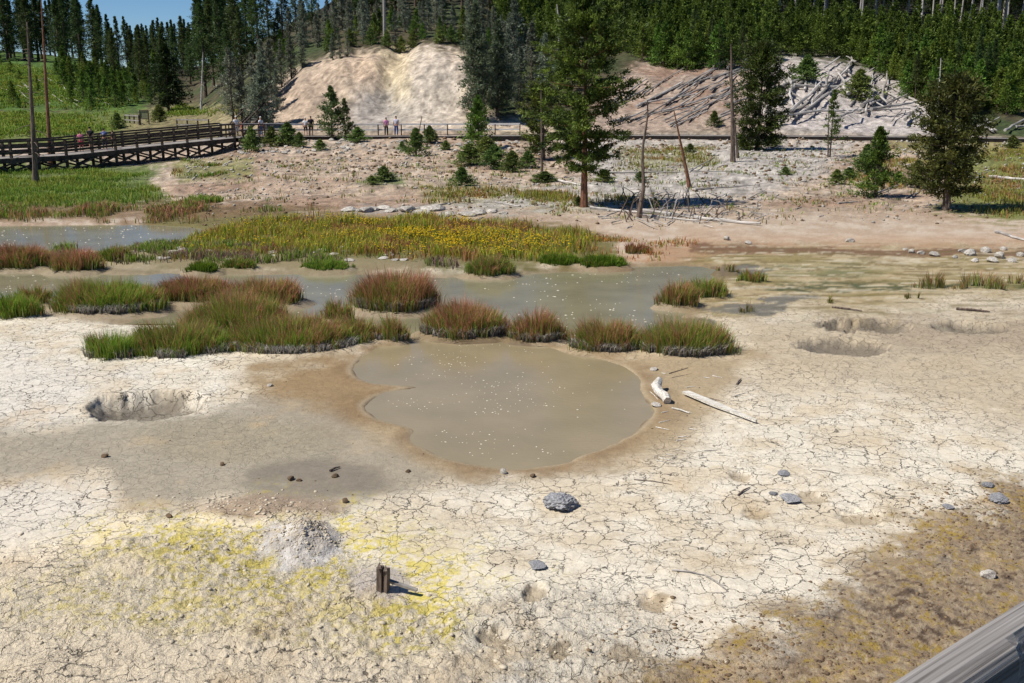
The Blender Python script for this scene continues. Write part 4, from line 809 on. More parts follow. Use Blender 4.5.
snag(415, 152, 422, 116, .08, 'forked dead stem rising from the small bush before the cliff', M_snag, 6, 9, .8)
snag(828, 157, 829, 100, .05, 'very thin stem in front of the log pile', M_snag, 5, 10, .3)
snag(936, 150, 941, 58, .12, 'grey dead top rising out of the right-hand pine', M_dead, 14, 11, .8)
for i, (a, b, c, d) in enumerate([(386, 60, 387, 2), (560, 70, 556, 8), (845, 26, 842, -20), (888, 30, 886, -20), (908, 28, 912, -22), (960, 30, 966, -20), (990, 32, 988, -20), (1012, 34, 1015, -20), (975, 30, 972, -20), (930, 28, 934, -20), (870, 28, 868, -20), (760, 22, 762, -10)]):
    x = (a - 512); Yq = 118 if a == 386 else (125 if a == 560 else 154 + i % 3); X0 = x * Yq / 1032; k = Yq * CP / F; t = empty('dead_tree', (X0, Yq, hz1(X0, Yq))); tag(t, 'bare pale trunk standing among the mature pines on the hilltop' if i > 1 else ['thin pale dead trunk on the rim above the cliff', 'pale dead trunk rising behind the big pine crown'][i], 'dead tree', 'pale trunks on the hilltop' if i > 1 else None)
    mb = MB(); mb.tube([(0, 0, -.2), ((c - a) * k * .5, 0, 5), ((c - a) * k, 0, 10 if i > 1 else 7)], [.2, .15, .05], 7, .2, i).build('trunk', M_dead, t)
bl = MB().tube([(0, 0, 0), (2.6, 0, 5.5), (4, 0, 8.5)], [.2, .14, .06], 7, .2, 3)
# logs
log_m = []
for i in range(4):
    rr = random.Random(i); mb = MB(); n = 7; mb.tube([(-.5 + q / n, rr.uniform(-.008, .008) + .012 * math.sin(q), rr.uniform(-.006, .006)) for q in range(n + 1)], [.5 * 0 + (.021 - .012 * q / n) * 1 for q in range(n + 1)], 7, .25, i)
    log_m.append(mb.mesh('fallen_log'))
def log(a, b, rad, label, group, i, mat=None, lift=0., name='fallen_log', cat='log'):
    p = locate(*a); q = locate(*b); p.z += rad + lift; q.z += rad + lift; d = q - p; L = d.length
    # keep the middle of the log above the slope
    for f in (.2, .4, .6, .8):
        m = p.lerp(q, f); g = hz1(m.x, m.y) + rad * .6
        if g > m.z: dz = g - m.z; p.z += dz * .9; q.z += dz * .9
    d = q - p; L = d.length
    o = link(name, log_m[i % 4], None, loc=(p + q) / 2); o.rotation_euler = d.to_track_quat('X', 'Z').to_euler(); o.scale = (L, rad / .018, rad / .018)
    if not log_m[i % 4].materials: log_m[i % 4].materials.append(M_dead)
    if mat: o.material_slots[0].link = 'OBJECT'; o.material_slots[0].material = mat
    tag(o, label, cat, group); return o
rr = random.Random(44); k = 0
LA = 'grey log lying diagonally in the parallel drift left of the tall snag'; LB = 'silver-grey log in the criss-cross pile right of the bushy pine'
for i in range(58):
    x = rr.uniform(600, 735); y = rr.uniform(66, 128)
    if y < 122 - (x - 600) * .42 - 12: continue
    l = rr.uniform(18, 75); a = R(rr.gauss(24, 7)); x1 = min(x + l * math.cos(a), 760); y1 = max(58, y - l * math.sin(a)); log((x, y), (x1, y1), rr.uniform(.07, .14), LA, 'logs on the slope left of the tall snag', i, lift=rr.uniform(0, .3))
for i, (a, b, c, d) in enumerate([(771, 70, 789, 86), (789, 84, 792, 112), (764, 117, 866, 114), (862, 115, 910, 112), (776, 106, 840, 62), (790, 118, 846, 85), (800, 122, 860, 78), (786, 124, 822, 88), (812, 108, 850, 70), (848, 76, 852, 56), (858, 84, 862, 104), (856, 96, 876, 106), (862, 112, 876, 102), (838, 128, 858, 118), (778, 92, 806, 80), (838, 70, 876, 92), (826, 96, 828, 78), (870, 118, 916, 110), (768, 128, 826, 118), (860, 86, 886, 112), (908, 82, 914, 92), (902, 96, 918, 104), (794, 90, 840, 91), (848, 100, 838, 78), (905, 126, 918, 112), (920, 128, 934, 118), (770, 98, 786, 84), (800, 70, 806, 64), (856, 66, 846, 60)]):
    log((a, b), (c, d), rr.uniform(.12, .2), LB, 'silver logs piled right of the bushy pine', i, lift=rr.uniform(0, .9))
for i in range(34):
    x = rr.uniform(764, 900); y = rr.uniform(72, 128); l = rr.uniform(14, 44); a = R(rr.choice([25, 35, 50, -30, 5, 80])); log((x, y), (x + l * math.cos(a), max(y - l * math.sin(a), 60)), rr.uniform(.06, .13), LB, 'silver logs piled right of the bushy pine', i, lift=rr.uniform(0, .5))
for i, (a, b, c, d) in enumerate([(975, 133, 1000, 120), (985, 122, 996, 134), (1005, 134, 1030, 118), (992, 134, 986, 124), (1016, 130, 1030, 128), (970, 128, 990, 131)]):
    log((a, b), (c, d), .12, 'pale dead log stacked behind the boardwalk at the right frame edge', 'dead logs at the far right boardwalk', i, lift=.2)
for i in range(26):
    x = rr.uniform(-10, 125); y = rr.uniform(70, 104); l = rr.uniform(5, 15); a = R(-30 + rr.uniform(-15, 15)); log((x, y), (x + l * math.cos(a), y - l * math.sin(a)), rr.uniform(.05, .09), 'pale fallen log on the left green slope under the pines', 'logs on the left green slope', i)
for i, (a, b, c, d, rad, lab) in enumerate([(590, 209, 642, 214, .07, 'dark log running right from the foot of the big pine'), (642, 213, 760, 226, .10, 'long silver log lying right of the crooked dead stem'), (640, 216, 700, 222, .06, 'thinner log beside the long silver log'), (545, 178, 580, 186, .07, 'pale curved log from the thin dead stem to the big pine'), (695, 192, 760, 187, .05, 'thin grey log by the leaning red stem'), (600, 176, 735, 174, .05, 'very long thin log across the pale bank below the boardwalk'), (690, 172, 714, 158, .05, 'dark stick leaning on the bank left of the tall snag'), (990, 178, 1030, 181, .09, 'grey log across the grass at the right edge, upper one'), (940, 180, 985, 179, .07, 'grey log across the grass behind the right-hand pine'), (996, 233, 1028, 242, .06, 'pale pole lying on the bank at the right frame edge'), (868, 198, 908, 182, .06, 'curved grey branch left of the right-hand pine'), (905, 199, 925, 190, .04, 'thin grey branch at the foot of the right-hand pine'), (790, 178, 806, 200, .02, 'thin dark line of a stick on the pink bank'), (436, 206, 462, 202, .04, 'dark driftwood stick on the pale ledge'), (495, 203, 520, 207, .05, 'short grey log on the bank left of the big pine'), (838, 204, 858, 202, .04, 'short grey stick on the pink bank below the low pine')]):
    log((a, b), (c, d), rad, lab, None, i)
for i in range(46):     # twiggy litter right of the big pine
    x = rr.uniform(596, 775); y = rr.uniform(196, 228); l = rr.uniform(6, 22); a = R(rr.uniform(-25, 40)); log((x, y), (x + l * math.cos(a), y - l * math.sin(a)), rr.uniform(.015, .035), 'thin dead branch in the litter between the big pine and the long silver log', 'dead branches right of the big pine', i, lift=rr.uniform(0, .15), name='dead_branch', cat='branch')
for i in range(30):
    x = rr.uniform(420, 1000); y = rr.uniform(160, 236); l = rr.uniform(5, 16); a = R(rr.uniform(-20, 30)); log((x, y), (x + l * math.cos(a), y - l * math.sin(a)), rr.uniform(.015, .03), 'small stick strewn on the sandy bank below the boardwalk', 'sticks on the sandy bank', i, name='stick', cat='stick')

for i in range(60):     # upright and curling dead twigs of the tangle
    x = rr.gauss(672, 40); y = rr.uniform(200, 224)
    if not 600 < x < 770: continue
    p = locate(x, y); q = p + Vector((rr.uniform(-.9, .9), rr.uniform(-.3, .3), rr.uniform(.2, 1.0) * (1.3 if x < 690 else .6))); mb = MB(); md_ = p.lerp(q, .5) + Vector((rr.uniform(-.15, .15), 0, .15))
    mb.tube([p - Vector((0, 0, .05)), md_, q], [.035, .025, .012], 5); tag(mb.build('dead_branch', M_snag if i % 3 else M_dead), 'grey dead branch sticking up in the tangle around the crooked dead stem', 'branch', 'dead branches around the crooked stem')

# ------------------------------------------------------------------ rocks
def rock_mesh(seed, sub=2, rough=.35, flat=.65):
    import bmesh
    bm = bmesh.new(); bmesh.ops.create_icosphere(bm, subdivisions=sub, radius=1); r = random.Random(seed)
    planes = [(Vector((r.gauss(0, 1), r.gauss(0, 1), r.gauss(0, 1))).normalized(), r.uniform(.55, .95)) for _ in range(9)]
    for v in bm.verts:
        for nrm, d in planes:
            e = v.co.dot(nrm) - d
            if e > 0: v.co -= nrm * e
        v.co *= 1 + rough * .35 * (r.random() - .5); v.co.z *= flat
    me = bpy.data.meshes.new('rock'); bm.to_mesh(me); bm.free(); return me
rocks_p = [rock_mesh(i) for i in range(6)]; rocks_g = [rock_mesh(20 + i, 4, .75) for i in range(3)]
for m_ in rocks_p: m_.materials.append(M_rock)
for m_ in rocks_g: m_.materials.append(M_rock_grey)
def rock(px, py, wp, label, group=None, i=0, grey=False, flat=1., mat=None, sink=.2):
    p = locate(px, py); s = wp / 2 * (p.y * CP + (HC - p.z) * SP) / F; me = rocks_g[i % 3] if grey else rocks_p[i % 6]
    o = link('rock', me, None, loc=p + Vector((0, 0, s * .5 * flat * (1 - 2 * sink)))); o.scale = (s, s * .85, s * flat); o.rotation_euler = (0, 0, i * 2.1)
    if mat: o.material_slots[0].link = 'OBJECT'; o.material_slots[0].material = mat
    tag(o, label, 'rock', group); return o
rock(563, 506, 38, 'rough bluish-grey rock on the cracked mud below the pool', i=0, grey=True, flat=.75)
rock(790, 501, 22, 'flat bluish-grey stone on the cracked mud, the lower of two near the right', i=1, grey=True, flat=.6)
rock(784, 474, 14, 'small flat grey stone above the other one on the cracked mud', i=2, grey=True, flat=.5)
rock(774, 494, 10, 'tiny grey stone left of the flat bluish-grey stone', i=0, grey=True, flat=.5)
rock(537, 567, 20, 'flat pale blue-grey chip in the middle of the cracked mud', i=1, grey=True, flat=.5)
rock(999, 500, 22, 'oval grey stone at the edge of the brown soil, right side', i=2, grey=True, flat=.6)
rock(989, 486, 14, 'smaller dark stone above the oval one, right side', i=0, grey=True, flat=.6)
rock(948, 508, 12, 'small blue-grey stone left of the oval one', i=1, grey=True, flat=.6)
rock(988, 577, 16, 'blocky pale stone on the brown mossy soil', i=3, flat=1.1)
rock(503, 473, 10, 'small white stone at the near rim of the mud pool', i=1, flat=1.)
rock(533, 477, 8, 'small dark stone at the near rim of the mud pool', i=2, flat=.9, mat=M_clod_dark)
rock(656, 406, 12, 'white block at the right rim of the pool', i=4, flat=.7)
rock(654, 370, 10, 'pale pebble above the upright driftwood', i=5, flat=.7)
rock(270, 386, 7, 'lone white pebble on the ochre mud left of the pool', i=5, flat=.9)
for i, (a, b, w_) in enumerate([(335, 477, 8), (345, 502, 9), (291, 480, 9), (299, 481, 6), (169, 517, 8), (105, 457, 9), (408, 472, 6), (222, 465, 7)]):
    rock(a, b, w_, 'small dark lump lying on the smooth grey mud', 'dark lumps on the grey mud', i, mat=M_clod_dark)
for i, (a, b, w_) in enumerate([(970, 255, 14), (985, 252, 12), (1000, 258, 14), (962, 252, 8), (992, 262, 12), (1012, 262, 12), (975, 262, 9), (1003, 250, 8), (912, 253, 9), (921, 254, 8), (934, 256, 11), (905, 250, 6), (955, 258, 7), (1020, 256, 9)]):
    rock(a, b, w_, 'white angular rock at the foot of the right bank beside the wet flat', 'white rocks under the right bank', i, flat=1)
rock(850, 242, 9, 'single white rock on the pink bank', i=3); rock(748, 244, 8, 'white rounded rock at the waterline right of the orange shore', i=4); rock(727, 240, 9, 'pale rock left of the white rounded rock', i=2)
for i in range(22):
    x = 352 + 7.2 * i + rr.uniform(-4, 4); rock(x, 211 + rr.uniform(-3, 3) + (x - 352) * .02, rr.uniform(9, 24), 'pale rock in the long broken ledge behind the flower meadow', 'rocks of the pale ledge', i, flat=.55)
for i in range(110):
    x = rr.choice([rr.uniform(222, 350), rr.uniform(350, 520)]) ; y = 150 + rr.gauss(0, 4) - (x - 222) * .02; rock(x, min(max(y, 141), 163), rr.uniform(3, 8), 'small pale rock tipped along the bank under the boardwalk', 'pale rocks under the boardwalk', i, flat=.8)
for i in range(50):
    x = rr.uniform(600, 880); y = rr.uniform(142, 190); rock(x, y, rr.uniform(2.5, 7), 'whitish rock on the pale gravel slope below the right boardwalk', 'rocks below the right boardwalk', i, flat=.7)
for i in range(40):
    x = rr.uniform(130, 430); y = rr.uniform(248, 262); rock(x, y, rr.uniform(6, 14), 'pale crusted rock along the far bank of the pond', 'crusted rocks on the far bank', i, flat=.45, sink=.3)
def crumbs(name, zones, n, s0, s1, mat, label, seed):
    r = np.random.default_rng(seed); base = []
    me = rocks_p[seed % 6]; V0 = np.array([v.co[:] for v in me.vertices]); 
    import bmesh
    bm = bmesh.new(); bmesh.ops.create_icosphere(bm, subdivisions=1, radius=1); V0 = np.array([v.co[:] for v in bm.verts]); F0 = np.array([[v.index for v in f.verts] for f in bm.faces]); bm.free()
    Vs = []; Fs = []; b = 0; P = []
    while len(P) < n:
        zx = zones[r.integers(len(zones))]; x = r.normal(zx[0], zx[2]); y = r.normal(zx[1], zx[3])
        if 0 < y < 740 and -100 < x < 1130 and y > zx[1] - zx[3] * 2.2: P.append((x, y))
    W_ = np.array([G(x, y).xy for x, y in P]); k = (pdist(W_[:, 0], W_[:, 1], POOL) > .1); W_ = W_[k]; Z = hz(W_[:, 0], W_[:, 1])
    for (x, y), z in zip(W_, Z):
        s = s0 + (s1 - s0) * r.random() ** 3; V = V0 * (1 + r.uniform(-.3, .3, (len(V0), 1))) * s * [r.uniform(.8, 1.4), r.uniform(.8, 1.4), r.uniform(.35, .7)] + [x, y, z + s * .02]; Vs.append(V); Fs.append(F0 + b); b += len(V)
    o = link(name, np_mesh(name, np.concatenate(Vs), np.concatenate(Fs)), mat); tag(o, label, 'crumbs', kind='stuff')
crumbs('mud_crumbs', [(240, 540, 90, 22), (60, 640, 90, 50), (180, 620, 110, 45), (250, 510, 45, 9), (540, 640, 80, 30), (420, 640, 80, 30)], 1300, .006, .036, M_clod, 'pale crumbs of dried mud scattered over the rubbly left foreground', 1)
crumbs('soil_crumbs', [(880, 640, 120, 50), (980, 560, 70, 50), (780, 660, 80, 30), (980, 520, 50, 20)], 3200, .005, .03, M_clod_dark, 'dark crumbs of soil scattered over the brown front corner', 2)
crumbs('mound_gravel', [(301, 540, 20, 10)], 900, .008, .024, M_clod, 'fine gravel covering the small sinter mound', 4)
crumbs('mud_specks', [(500, 560, 260, 70), (800, 430, 120, 50), (200, 450, 120, 35), (700, 400, 60, 30)], 350, .006, .018, M_clod_dark, 'tiny dark specks strewn over the cracked mud', 5)
# far gravel
def far_gravel(nn_, mt_, sd_, lab_, nm_, s1_):
    r = np.random.default_rng(sd_); Vs = []; Fs = []; b = 0; o8 = np.array([(1, 0, 0), (-1, 0, 0), (0, 1, 0), (0, -1, 0), (0, 0, 1), (0, 0, -1)], float); f8 = np.array([(0, 2, 4), (2, 1, 4), (1, 3, 4), (3, 0, 4), (2, 0, 5), (1, 2, 5), (3, 1, 5), (0, 3, 5)])
    Y = r.uniform(44, 92, nn_); c = r.uniform(180, 1060, nn_); X = (c - 512) * Y / 1032; k = fbm(X * .3, Y * .3, 401 + sd_, 3) + r.uniform(-.3, .3, nn_) > .0; X = X[k]; Y = Y[k]; Z = hz(X, Y)
    for x, y, z in zip(X, Y, Z):
        s = (.02 + s1_ * r.random() ** 4) * (y / 70); Vs.append(o8 * s * r.uniform(.7, 1.3, (6, 3)) * [1, 1, .7] + [x, y, z + s * .3]); Fs.append(f8 + b); b += 6
    tag(link(nm_, np_mesh(nm_, np.concatenate(Vs), np.concatenate(Fs)), mt_), lab_, 'gravel', kind='stuff')
far_gravel(11000, M_rock, 12, 'loose stones and gravel over the sandy bank beyond the pond', 'gravel', .14)
far_gravel(9000, M_clod_dark, 19, 'dark bark scraps and soil clods over the sandy bank beyond the pond', 'bark_litter', .16)

# ------------------------------------------------------------------ pieces on the mud
def gl(px, py, dz=0): p = locate(px, py); p.z += dz; return p
b0 = gl(667, 404, .05)
dw = MB(); sc_ = (b0.y * CP + HC * SP) / F
dw.tube([b0, b0 + Vector((-.02, .14, .05)), b0 + Vector((-.10, .42, .07)), b0 + Vector((-.12, .72, .08)), b0 + Vector((-.02, .98, .16)), b0 + Vector((.02, 1.05, .17))], [.085, .095, .085, .10, .06, .02], 9, .35, 4)
tag(dw.build('driftwood', M_bleached), 'short white curved piece of driftwood at the right rim of the mud pool', 'driftwood')
tw_ = MB().tube([gl(669, 378, .1), gl(688, 374, .14)], [.015, .008], 5); tag(tw_.build('stick', M_snag), 'dark twig sticking out beside the white driftwood', 'stick')
pa, pb = gl(686, 395, .045), gl(756, 424, .035); pk = MB(); pk.beam(pa, pb, .12, .04); mid_ = (pa + pb) / 2
pl_ = MB(); d_ = (pb - pa); s_ = d_.cross(Vector((0, 0, 1))).normalized()
vs = [pa + s_ * .09, pa - s_ * .06, pa + d_ * .45 + s_ * .10, pa + d_ * .45 - s_ * .08, pb + s_ * .015, pb - s_ * .02]; V = []
for p in vs: V.append(p)
for p in vs: V.append(p + Vector((0, 0, .045)))
pl_.add(V, [(0, 1, 3, 2), (2, 3, 5, 4), (6, 8, 9, 7), (8, 10, 11, 9), (0, 2, 8, 6), (2, 4, 10, 8), (1, 7, 9, 3), (3, 9, 11, 5), (0, 6, 7, 1), (4, 5, 11, 10)])
tag(pl_.build('plank', M_bleached), 'long pale split plank tapering to the right on the cracked mud', 'plank')
for i, (a, b, c, d, rad, lab, mt) in enumerate([(672, 409, 689, 414, .02, 'short pale splinter below the white driftwood', M_bleached), (738, 496, 750, 488, .015, 'dark curved twig on the cracked mud left of the flat stones', M_snag), (672, 571, 705, 576, .012, 'thin grey stick on the cracked mud, left half of a bent twig', M_dead), (705, 576, 728, 592, .012, 'thin grey stick bending down right, lower half of a bent twig', M_dead), (703, 398, 724, 402, .008, 'fine dark twig above the split plank', M_snag), (737, 385, 741, 380, .02, 'tiny dark stick end above the plank tip', M_snag), (634, 480, 672, 485, .008, 'fine dark twig on the mud right of the bluish rock', M_snag), (650, 392, 658, 400, .008, 'pale splinter on the pool rim', M_bleached), (832, 268 + 40, 862, 312, .03, 'dark thin log on the tan flat above the big shallow hole', M_snag), (956, 310, 990, 313, .04, 'dark flat log on the right tan flat', M_snag), (330, 472, 340, 468, .02, 'small dark twig on the smooth grey mud', M_snag), (812, 470, 840, 474, .006, 'fine twig on the cracked mud near the right stones', M_snag)]):
    A, B = gl(a, b, rad), gl(c, d, rad); mb = MB(); mb.tube([A, A.lerp(B, .5) + Vector((0, .02, .01)), B], [rad, rad * .9, rad * .5], 6, .2, i); tag(mb.build('stick', mt), lab, 'stick')
for i in range(26):
    a, b = rr.uniform(655, 735), rr.uniform(372, 470); l = rr.uniform(3, 14); an = rr.uniform(-.5, .7); A, B = gl(a, b, .01), gl(a + l, b - l * an * .5, .01); mb = MB(); mb.tube([A, B], [.012, .006], 5); tag(mb.build('wood_splinter', M_bleached), 'pale wood splinter scattered on the mud between the pool and the split plank', 'splinter', 'wood splinters right of the pool')
# broken post stump
st = gl(383, 590); t = empty('tree_stump', st); tag(t, 'weathered brown split stump sticking out of the yellow sulphur crust', 'stump')
for (dx, w_, h_) in ((-.035, .065, .30), (.04, .05, .27)):
    mb = MB(); mb.beam((dx, 0, -.05), (dx + .01, .03, h_), w_, .09); mb.add([(dx - w_ / 2, -.04, h_), (dx + w_ / 2, -.04, h_), (dx, .05, h_ + .05)], [(0, 1, 2)]); mb.build('split_post', M_snag, t)
mb = MB(); mb.beam((.06, .05, .10), (.42, -.06, .03), .05, .03); mb.build('side_slat', M_deck, t)

# ------------------------------------------------------------------ boardwalk
def bw_pt(c, z, Y): return Vector(((c - 512) * (Y * CP + (HC - z) * SP) / F, Y, z))
def resample(nodes, step):
    P = [bw_pt(*q) for q in nodes]; out = [P[0]]; acc = 0
    for a, b in zip(P, P[1:]):
        L = (b - a).length; m = max(1, round(L / step)); out += [a.lerp(b, (k + 1) / m) for k in range(m)]
    return out
def sides(P, i):
    d = (P[min(i + 1, len(P) - 1)] - P[max(i - 1, 0)]); d.z = 0; d.normalize(); return Vector((d.y, -d.x, 0))     # towards the camera
def ribbon(P, off, z0, z1, w0, w1=None):       # continuous beam along the path
    mb = MB(); vs = []; fs = []
    for i, p in enumerate(P):
        s = sides(P, i)
        for (o_, z_) in ((off - w0 / 2, z0), (off + w0 / 2, z0), (off + w0 / 2, z1), (off - w0 / 2, z1)): vs.append(p + s * o_ + Vector((0, 0, z_)))
    for i in range(len(P) - 1):
        for k_ in range(4): fs.append((i * 4 + k_, i * 4 + (k_ + 1) % 4, i * 4 + 4 + (k_ + 1) % 4, i * 4 + 4 + k_))
    n = len(P) - 1; fs += [(3, 2, 1, 0), (n * 4, n * 4 + 1, n * 4 + 2, n * 4 + 3)]
    return mb.add(vs, fs)
tres = resample([(-260, .95, 62), (-120, .95, 67), (-20, 1.0, 71), (60, 1.05, 74.5), (130, 1.3, 79.5), (228, 1.72, 86)], 2.0)
T = empty('trestle_boardwalk', tres[0]); tag(T, 'dark timber trestle boardwalk with railings crossing the left hollow', 'boardwalk'); o0 = Vector(tres[0]); TL = [p - o0 for p in tres]
ribbon(TL, 0, -.06, 0, 2.2).build('deck', M_deck, T)
for o_ in (1.12, -1.12): ribbon(TL, o_, -.36, -.02, .08).build('side_beam', M_board, T)
for o_ in (1.12, -1.12):
    for (za, zb) in ((1.08, 1.20), (.66, .84), (.26, .44)): ribbon(TL, o_ + (.06 if o_ > 0 else -.06), za, zb, .05 if za < 1 else .14).build('rail', M_board, T)
for i, p in enumerate(TL):
    s = sides(TL, i); wp = p + o0
    for o_ in (1.0, -1.0):
        q = p + s * o_; g = hz1((wp + s * o_).x, (wp + s * o_).y) - o0.z; MB().beam((q.x, q.y, g - .2), (q.x, q.y, p.z + 1.12), .17, .17).build('post', M_board, T)
    if i:
        for o_ in (1.2, -1.2):
            a = TL[i - 1] + s * o_; b = p + s * o_; ga = hz1((a + o0).x, (a + o0).y) - o0.z + .12; gb = hz1((b + o0).x, (b + o0).y) - o0.z + .12
            MB().beam((a.x, a.y, a.z - .35), (b.x, b.y, gb), .05, .13).beam((a.x, a.y - .055, ga), (b.x, b.y - .055, b.z - .35), .05, .13).build('cross_brace', M_board, T)
low = resample([(229.5, 1.72, 86.6), (262, 1.58, 91), (330, 1.46, 93), (470, 1.46, 94), (620, 1.5, 94), (760, 1.5, 93), (900, 1.46, 92), (1024, 1.36, 91), (1250, 1.3, 90)], 2.3)
B = empty('low_boardwalk', low[0]); tag(B, 'long low timber boardwalk running along the foot of the cliff and log slope', 'boardwalk'); o0 = Vector(low[0]); BL = [p - o0 for p in low]
ribbon(BL, 0, -.06, 0, 2.2).build('deck', M_deck, B)
M_beam = noisy('dark_beam', (26, 22, 19), (52, 45, 40), 3, bump=.3)  # side beams darker than the other timber
for o_ in (1.14, -1.14): ribbon(BL, o_, -.52, .03, .08).build('side_beam', M_beam, B)
for i, p in enumerate(BL):
    s = sides(BL, i); wp = p + o0
    if i % 2 == 0:
        g = hz1(wp.x, wp.y); q = p + s * .98; MB().beam((q.x, q.y, g - o0.z - .4), (q.x, q.y, p.z - .07), .14, .14).build('support_post', M_board, B)
def cut(P, c0, c1): return [p for p in P if c0 <= 512 + F * (p + o0).x / ((p + o0).y * CP + 4.5 * SP) <= c1]
back = cut(BL, 225, 532); 
for (za, zb) in ((.94, 1.10), (.46, .60)): ribbon(back, -1.02, za, zb, .12 if za > .9 else .05).build('rail', M_rail_pale, B)
for p in back: q = p + Vector((0, .96, 0)); MB().beam((q.x, q.y, p.z - .1), (q.x, q.y, p.z + 1.0), .1, .1).build('rail_post', M_board, B)
fl = cut(BL, 225, 300); ribbon(fl, 1.02, 1.0, 1.09, .12).build('rail', M_board, B); ribbon(fl, 1.02, .5, .6, .05).build('rail', M_board, B)
for p in fl: q = p + Vector((0, -.96, 0)); MB().beam((q.x, q.y, p.z - .1), (q.x, q.y, p.z + 1.0), .1, .1).build('rail_post', M_board, B)
# stairs with stringers going up to the left slope of the cliff, sign board frame, fence beyond the trestle
s0 = gl(240, 126); s0.y = 95.5; s0.z = 1.45; s0.x = bw_pt(236, 1.45, 95.5).x; s1 = bw_pt(259, 3.4, 100)
St = empty('stairway', s0); tag(St, 'dark wooden stairway rising beside the cliff foot behind the boardwalk', 'stairs'); dd = s1 - s0
side_ = Vector((dd.y, -dd.x, 0)).normalized()
for o_ in (.7, -.7):
    MB().beam(side_ * o_, dd + side_ * o_, .08, .3).build('stringer', M_board, St); MB().beam(side_ * o_ + Vector((0, 0, .95)), dd + side_ * o_ + Vector((0, 0, .95)), .1, .1).build('handrail', M_board, St)
    for f in (0, .33, .66, 1): q = dd * f + side_ * o_; MB().beam(q + Vector((0, 0, -.8)), q + Vector((0, 0, .93)), .1, .1).build('post', M_board, St)
for k_ in range(9): q = dd * ((k_ + .5) / 9); MB().beam(q + side_ * .66, q - side_ * .66, .3, .05).build('tread', M_deck, St)
q = bw_pt(145, 1.9, 108); q.z = hz1(q.x, q.y); Sg = empty('notice_board', q); tag(Sg, 'small square wooden notice frame standing beyond the trestle', 'sign')
for dx in (-.45, .45): MB().beam((dx, 0, -.1), (dx, 0, 1.55), .09, .09).build('post', M_board, Sg)
MB().beam((-.45, -.002, 1.5), (.45, -.002, 1.5), .08, .09).beam((-.45, -.002, .65), (.45, -.002, .65), .08, .09).build('frame', M_board, Sg)
MB().beam((-.4, .02, 1.08), (.4, .02, 1.08), .03, .72).build('panel', noisy('faded_sign_panel', (110, 116, 84), (140, 140, 104), 5, bump=0), Sg)
for (c0, y0, c1, y1, lab) in ((174, 104, 206, 102, 'weathered log fence beyond the trestle beside the dark fir'), (122, 112, 136, 108, 'short wooden steps and rails behind the round bush left of the notice frame')):
    a = Vector(((c0 - 512) * y0 / 1032, y0, 0)); b = Vector(((c1 - 512) * y1 / 1032, y1, 0)); a.z = hz1(a.x, a.y); b.z = hz1(b.x, b.y); Fe = empty('fence', a); tag(Fe, lab, 'fence'); d_ = b - a
    for zz in (.45, .95): MB().beam((0, -.08, zz), d_ + Vector((0, -.08, zz)), .07, .13).build('rail', M_deck, Fe)
    for f in (0, .33, .66, 1): MB().beam(d_ * f + Vector((0, 0, -.2)), d_ * f + Vector((0, 0, 1.05)), .12, .12).build('post', M_board, Fe)

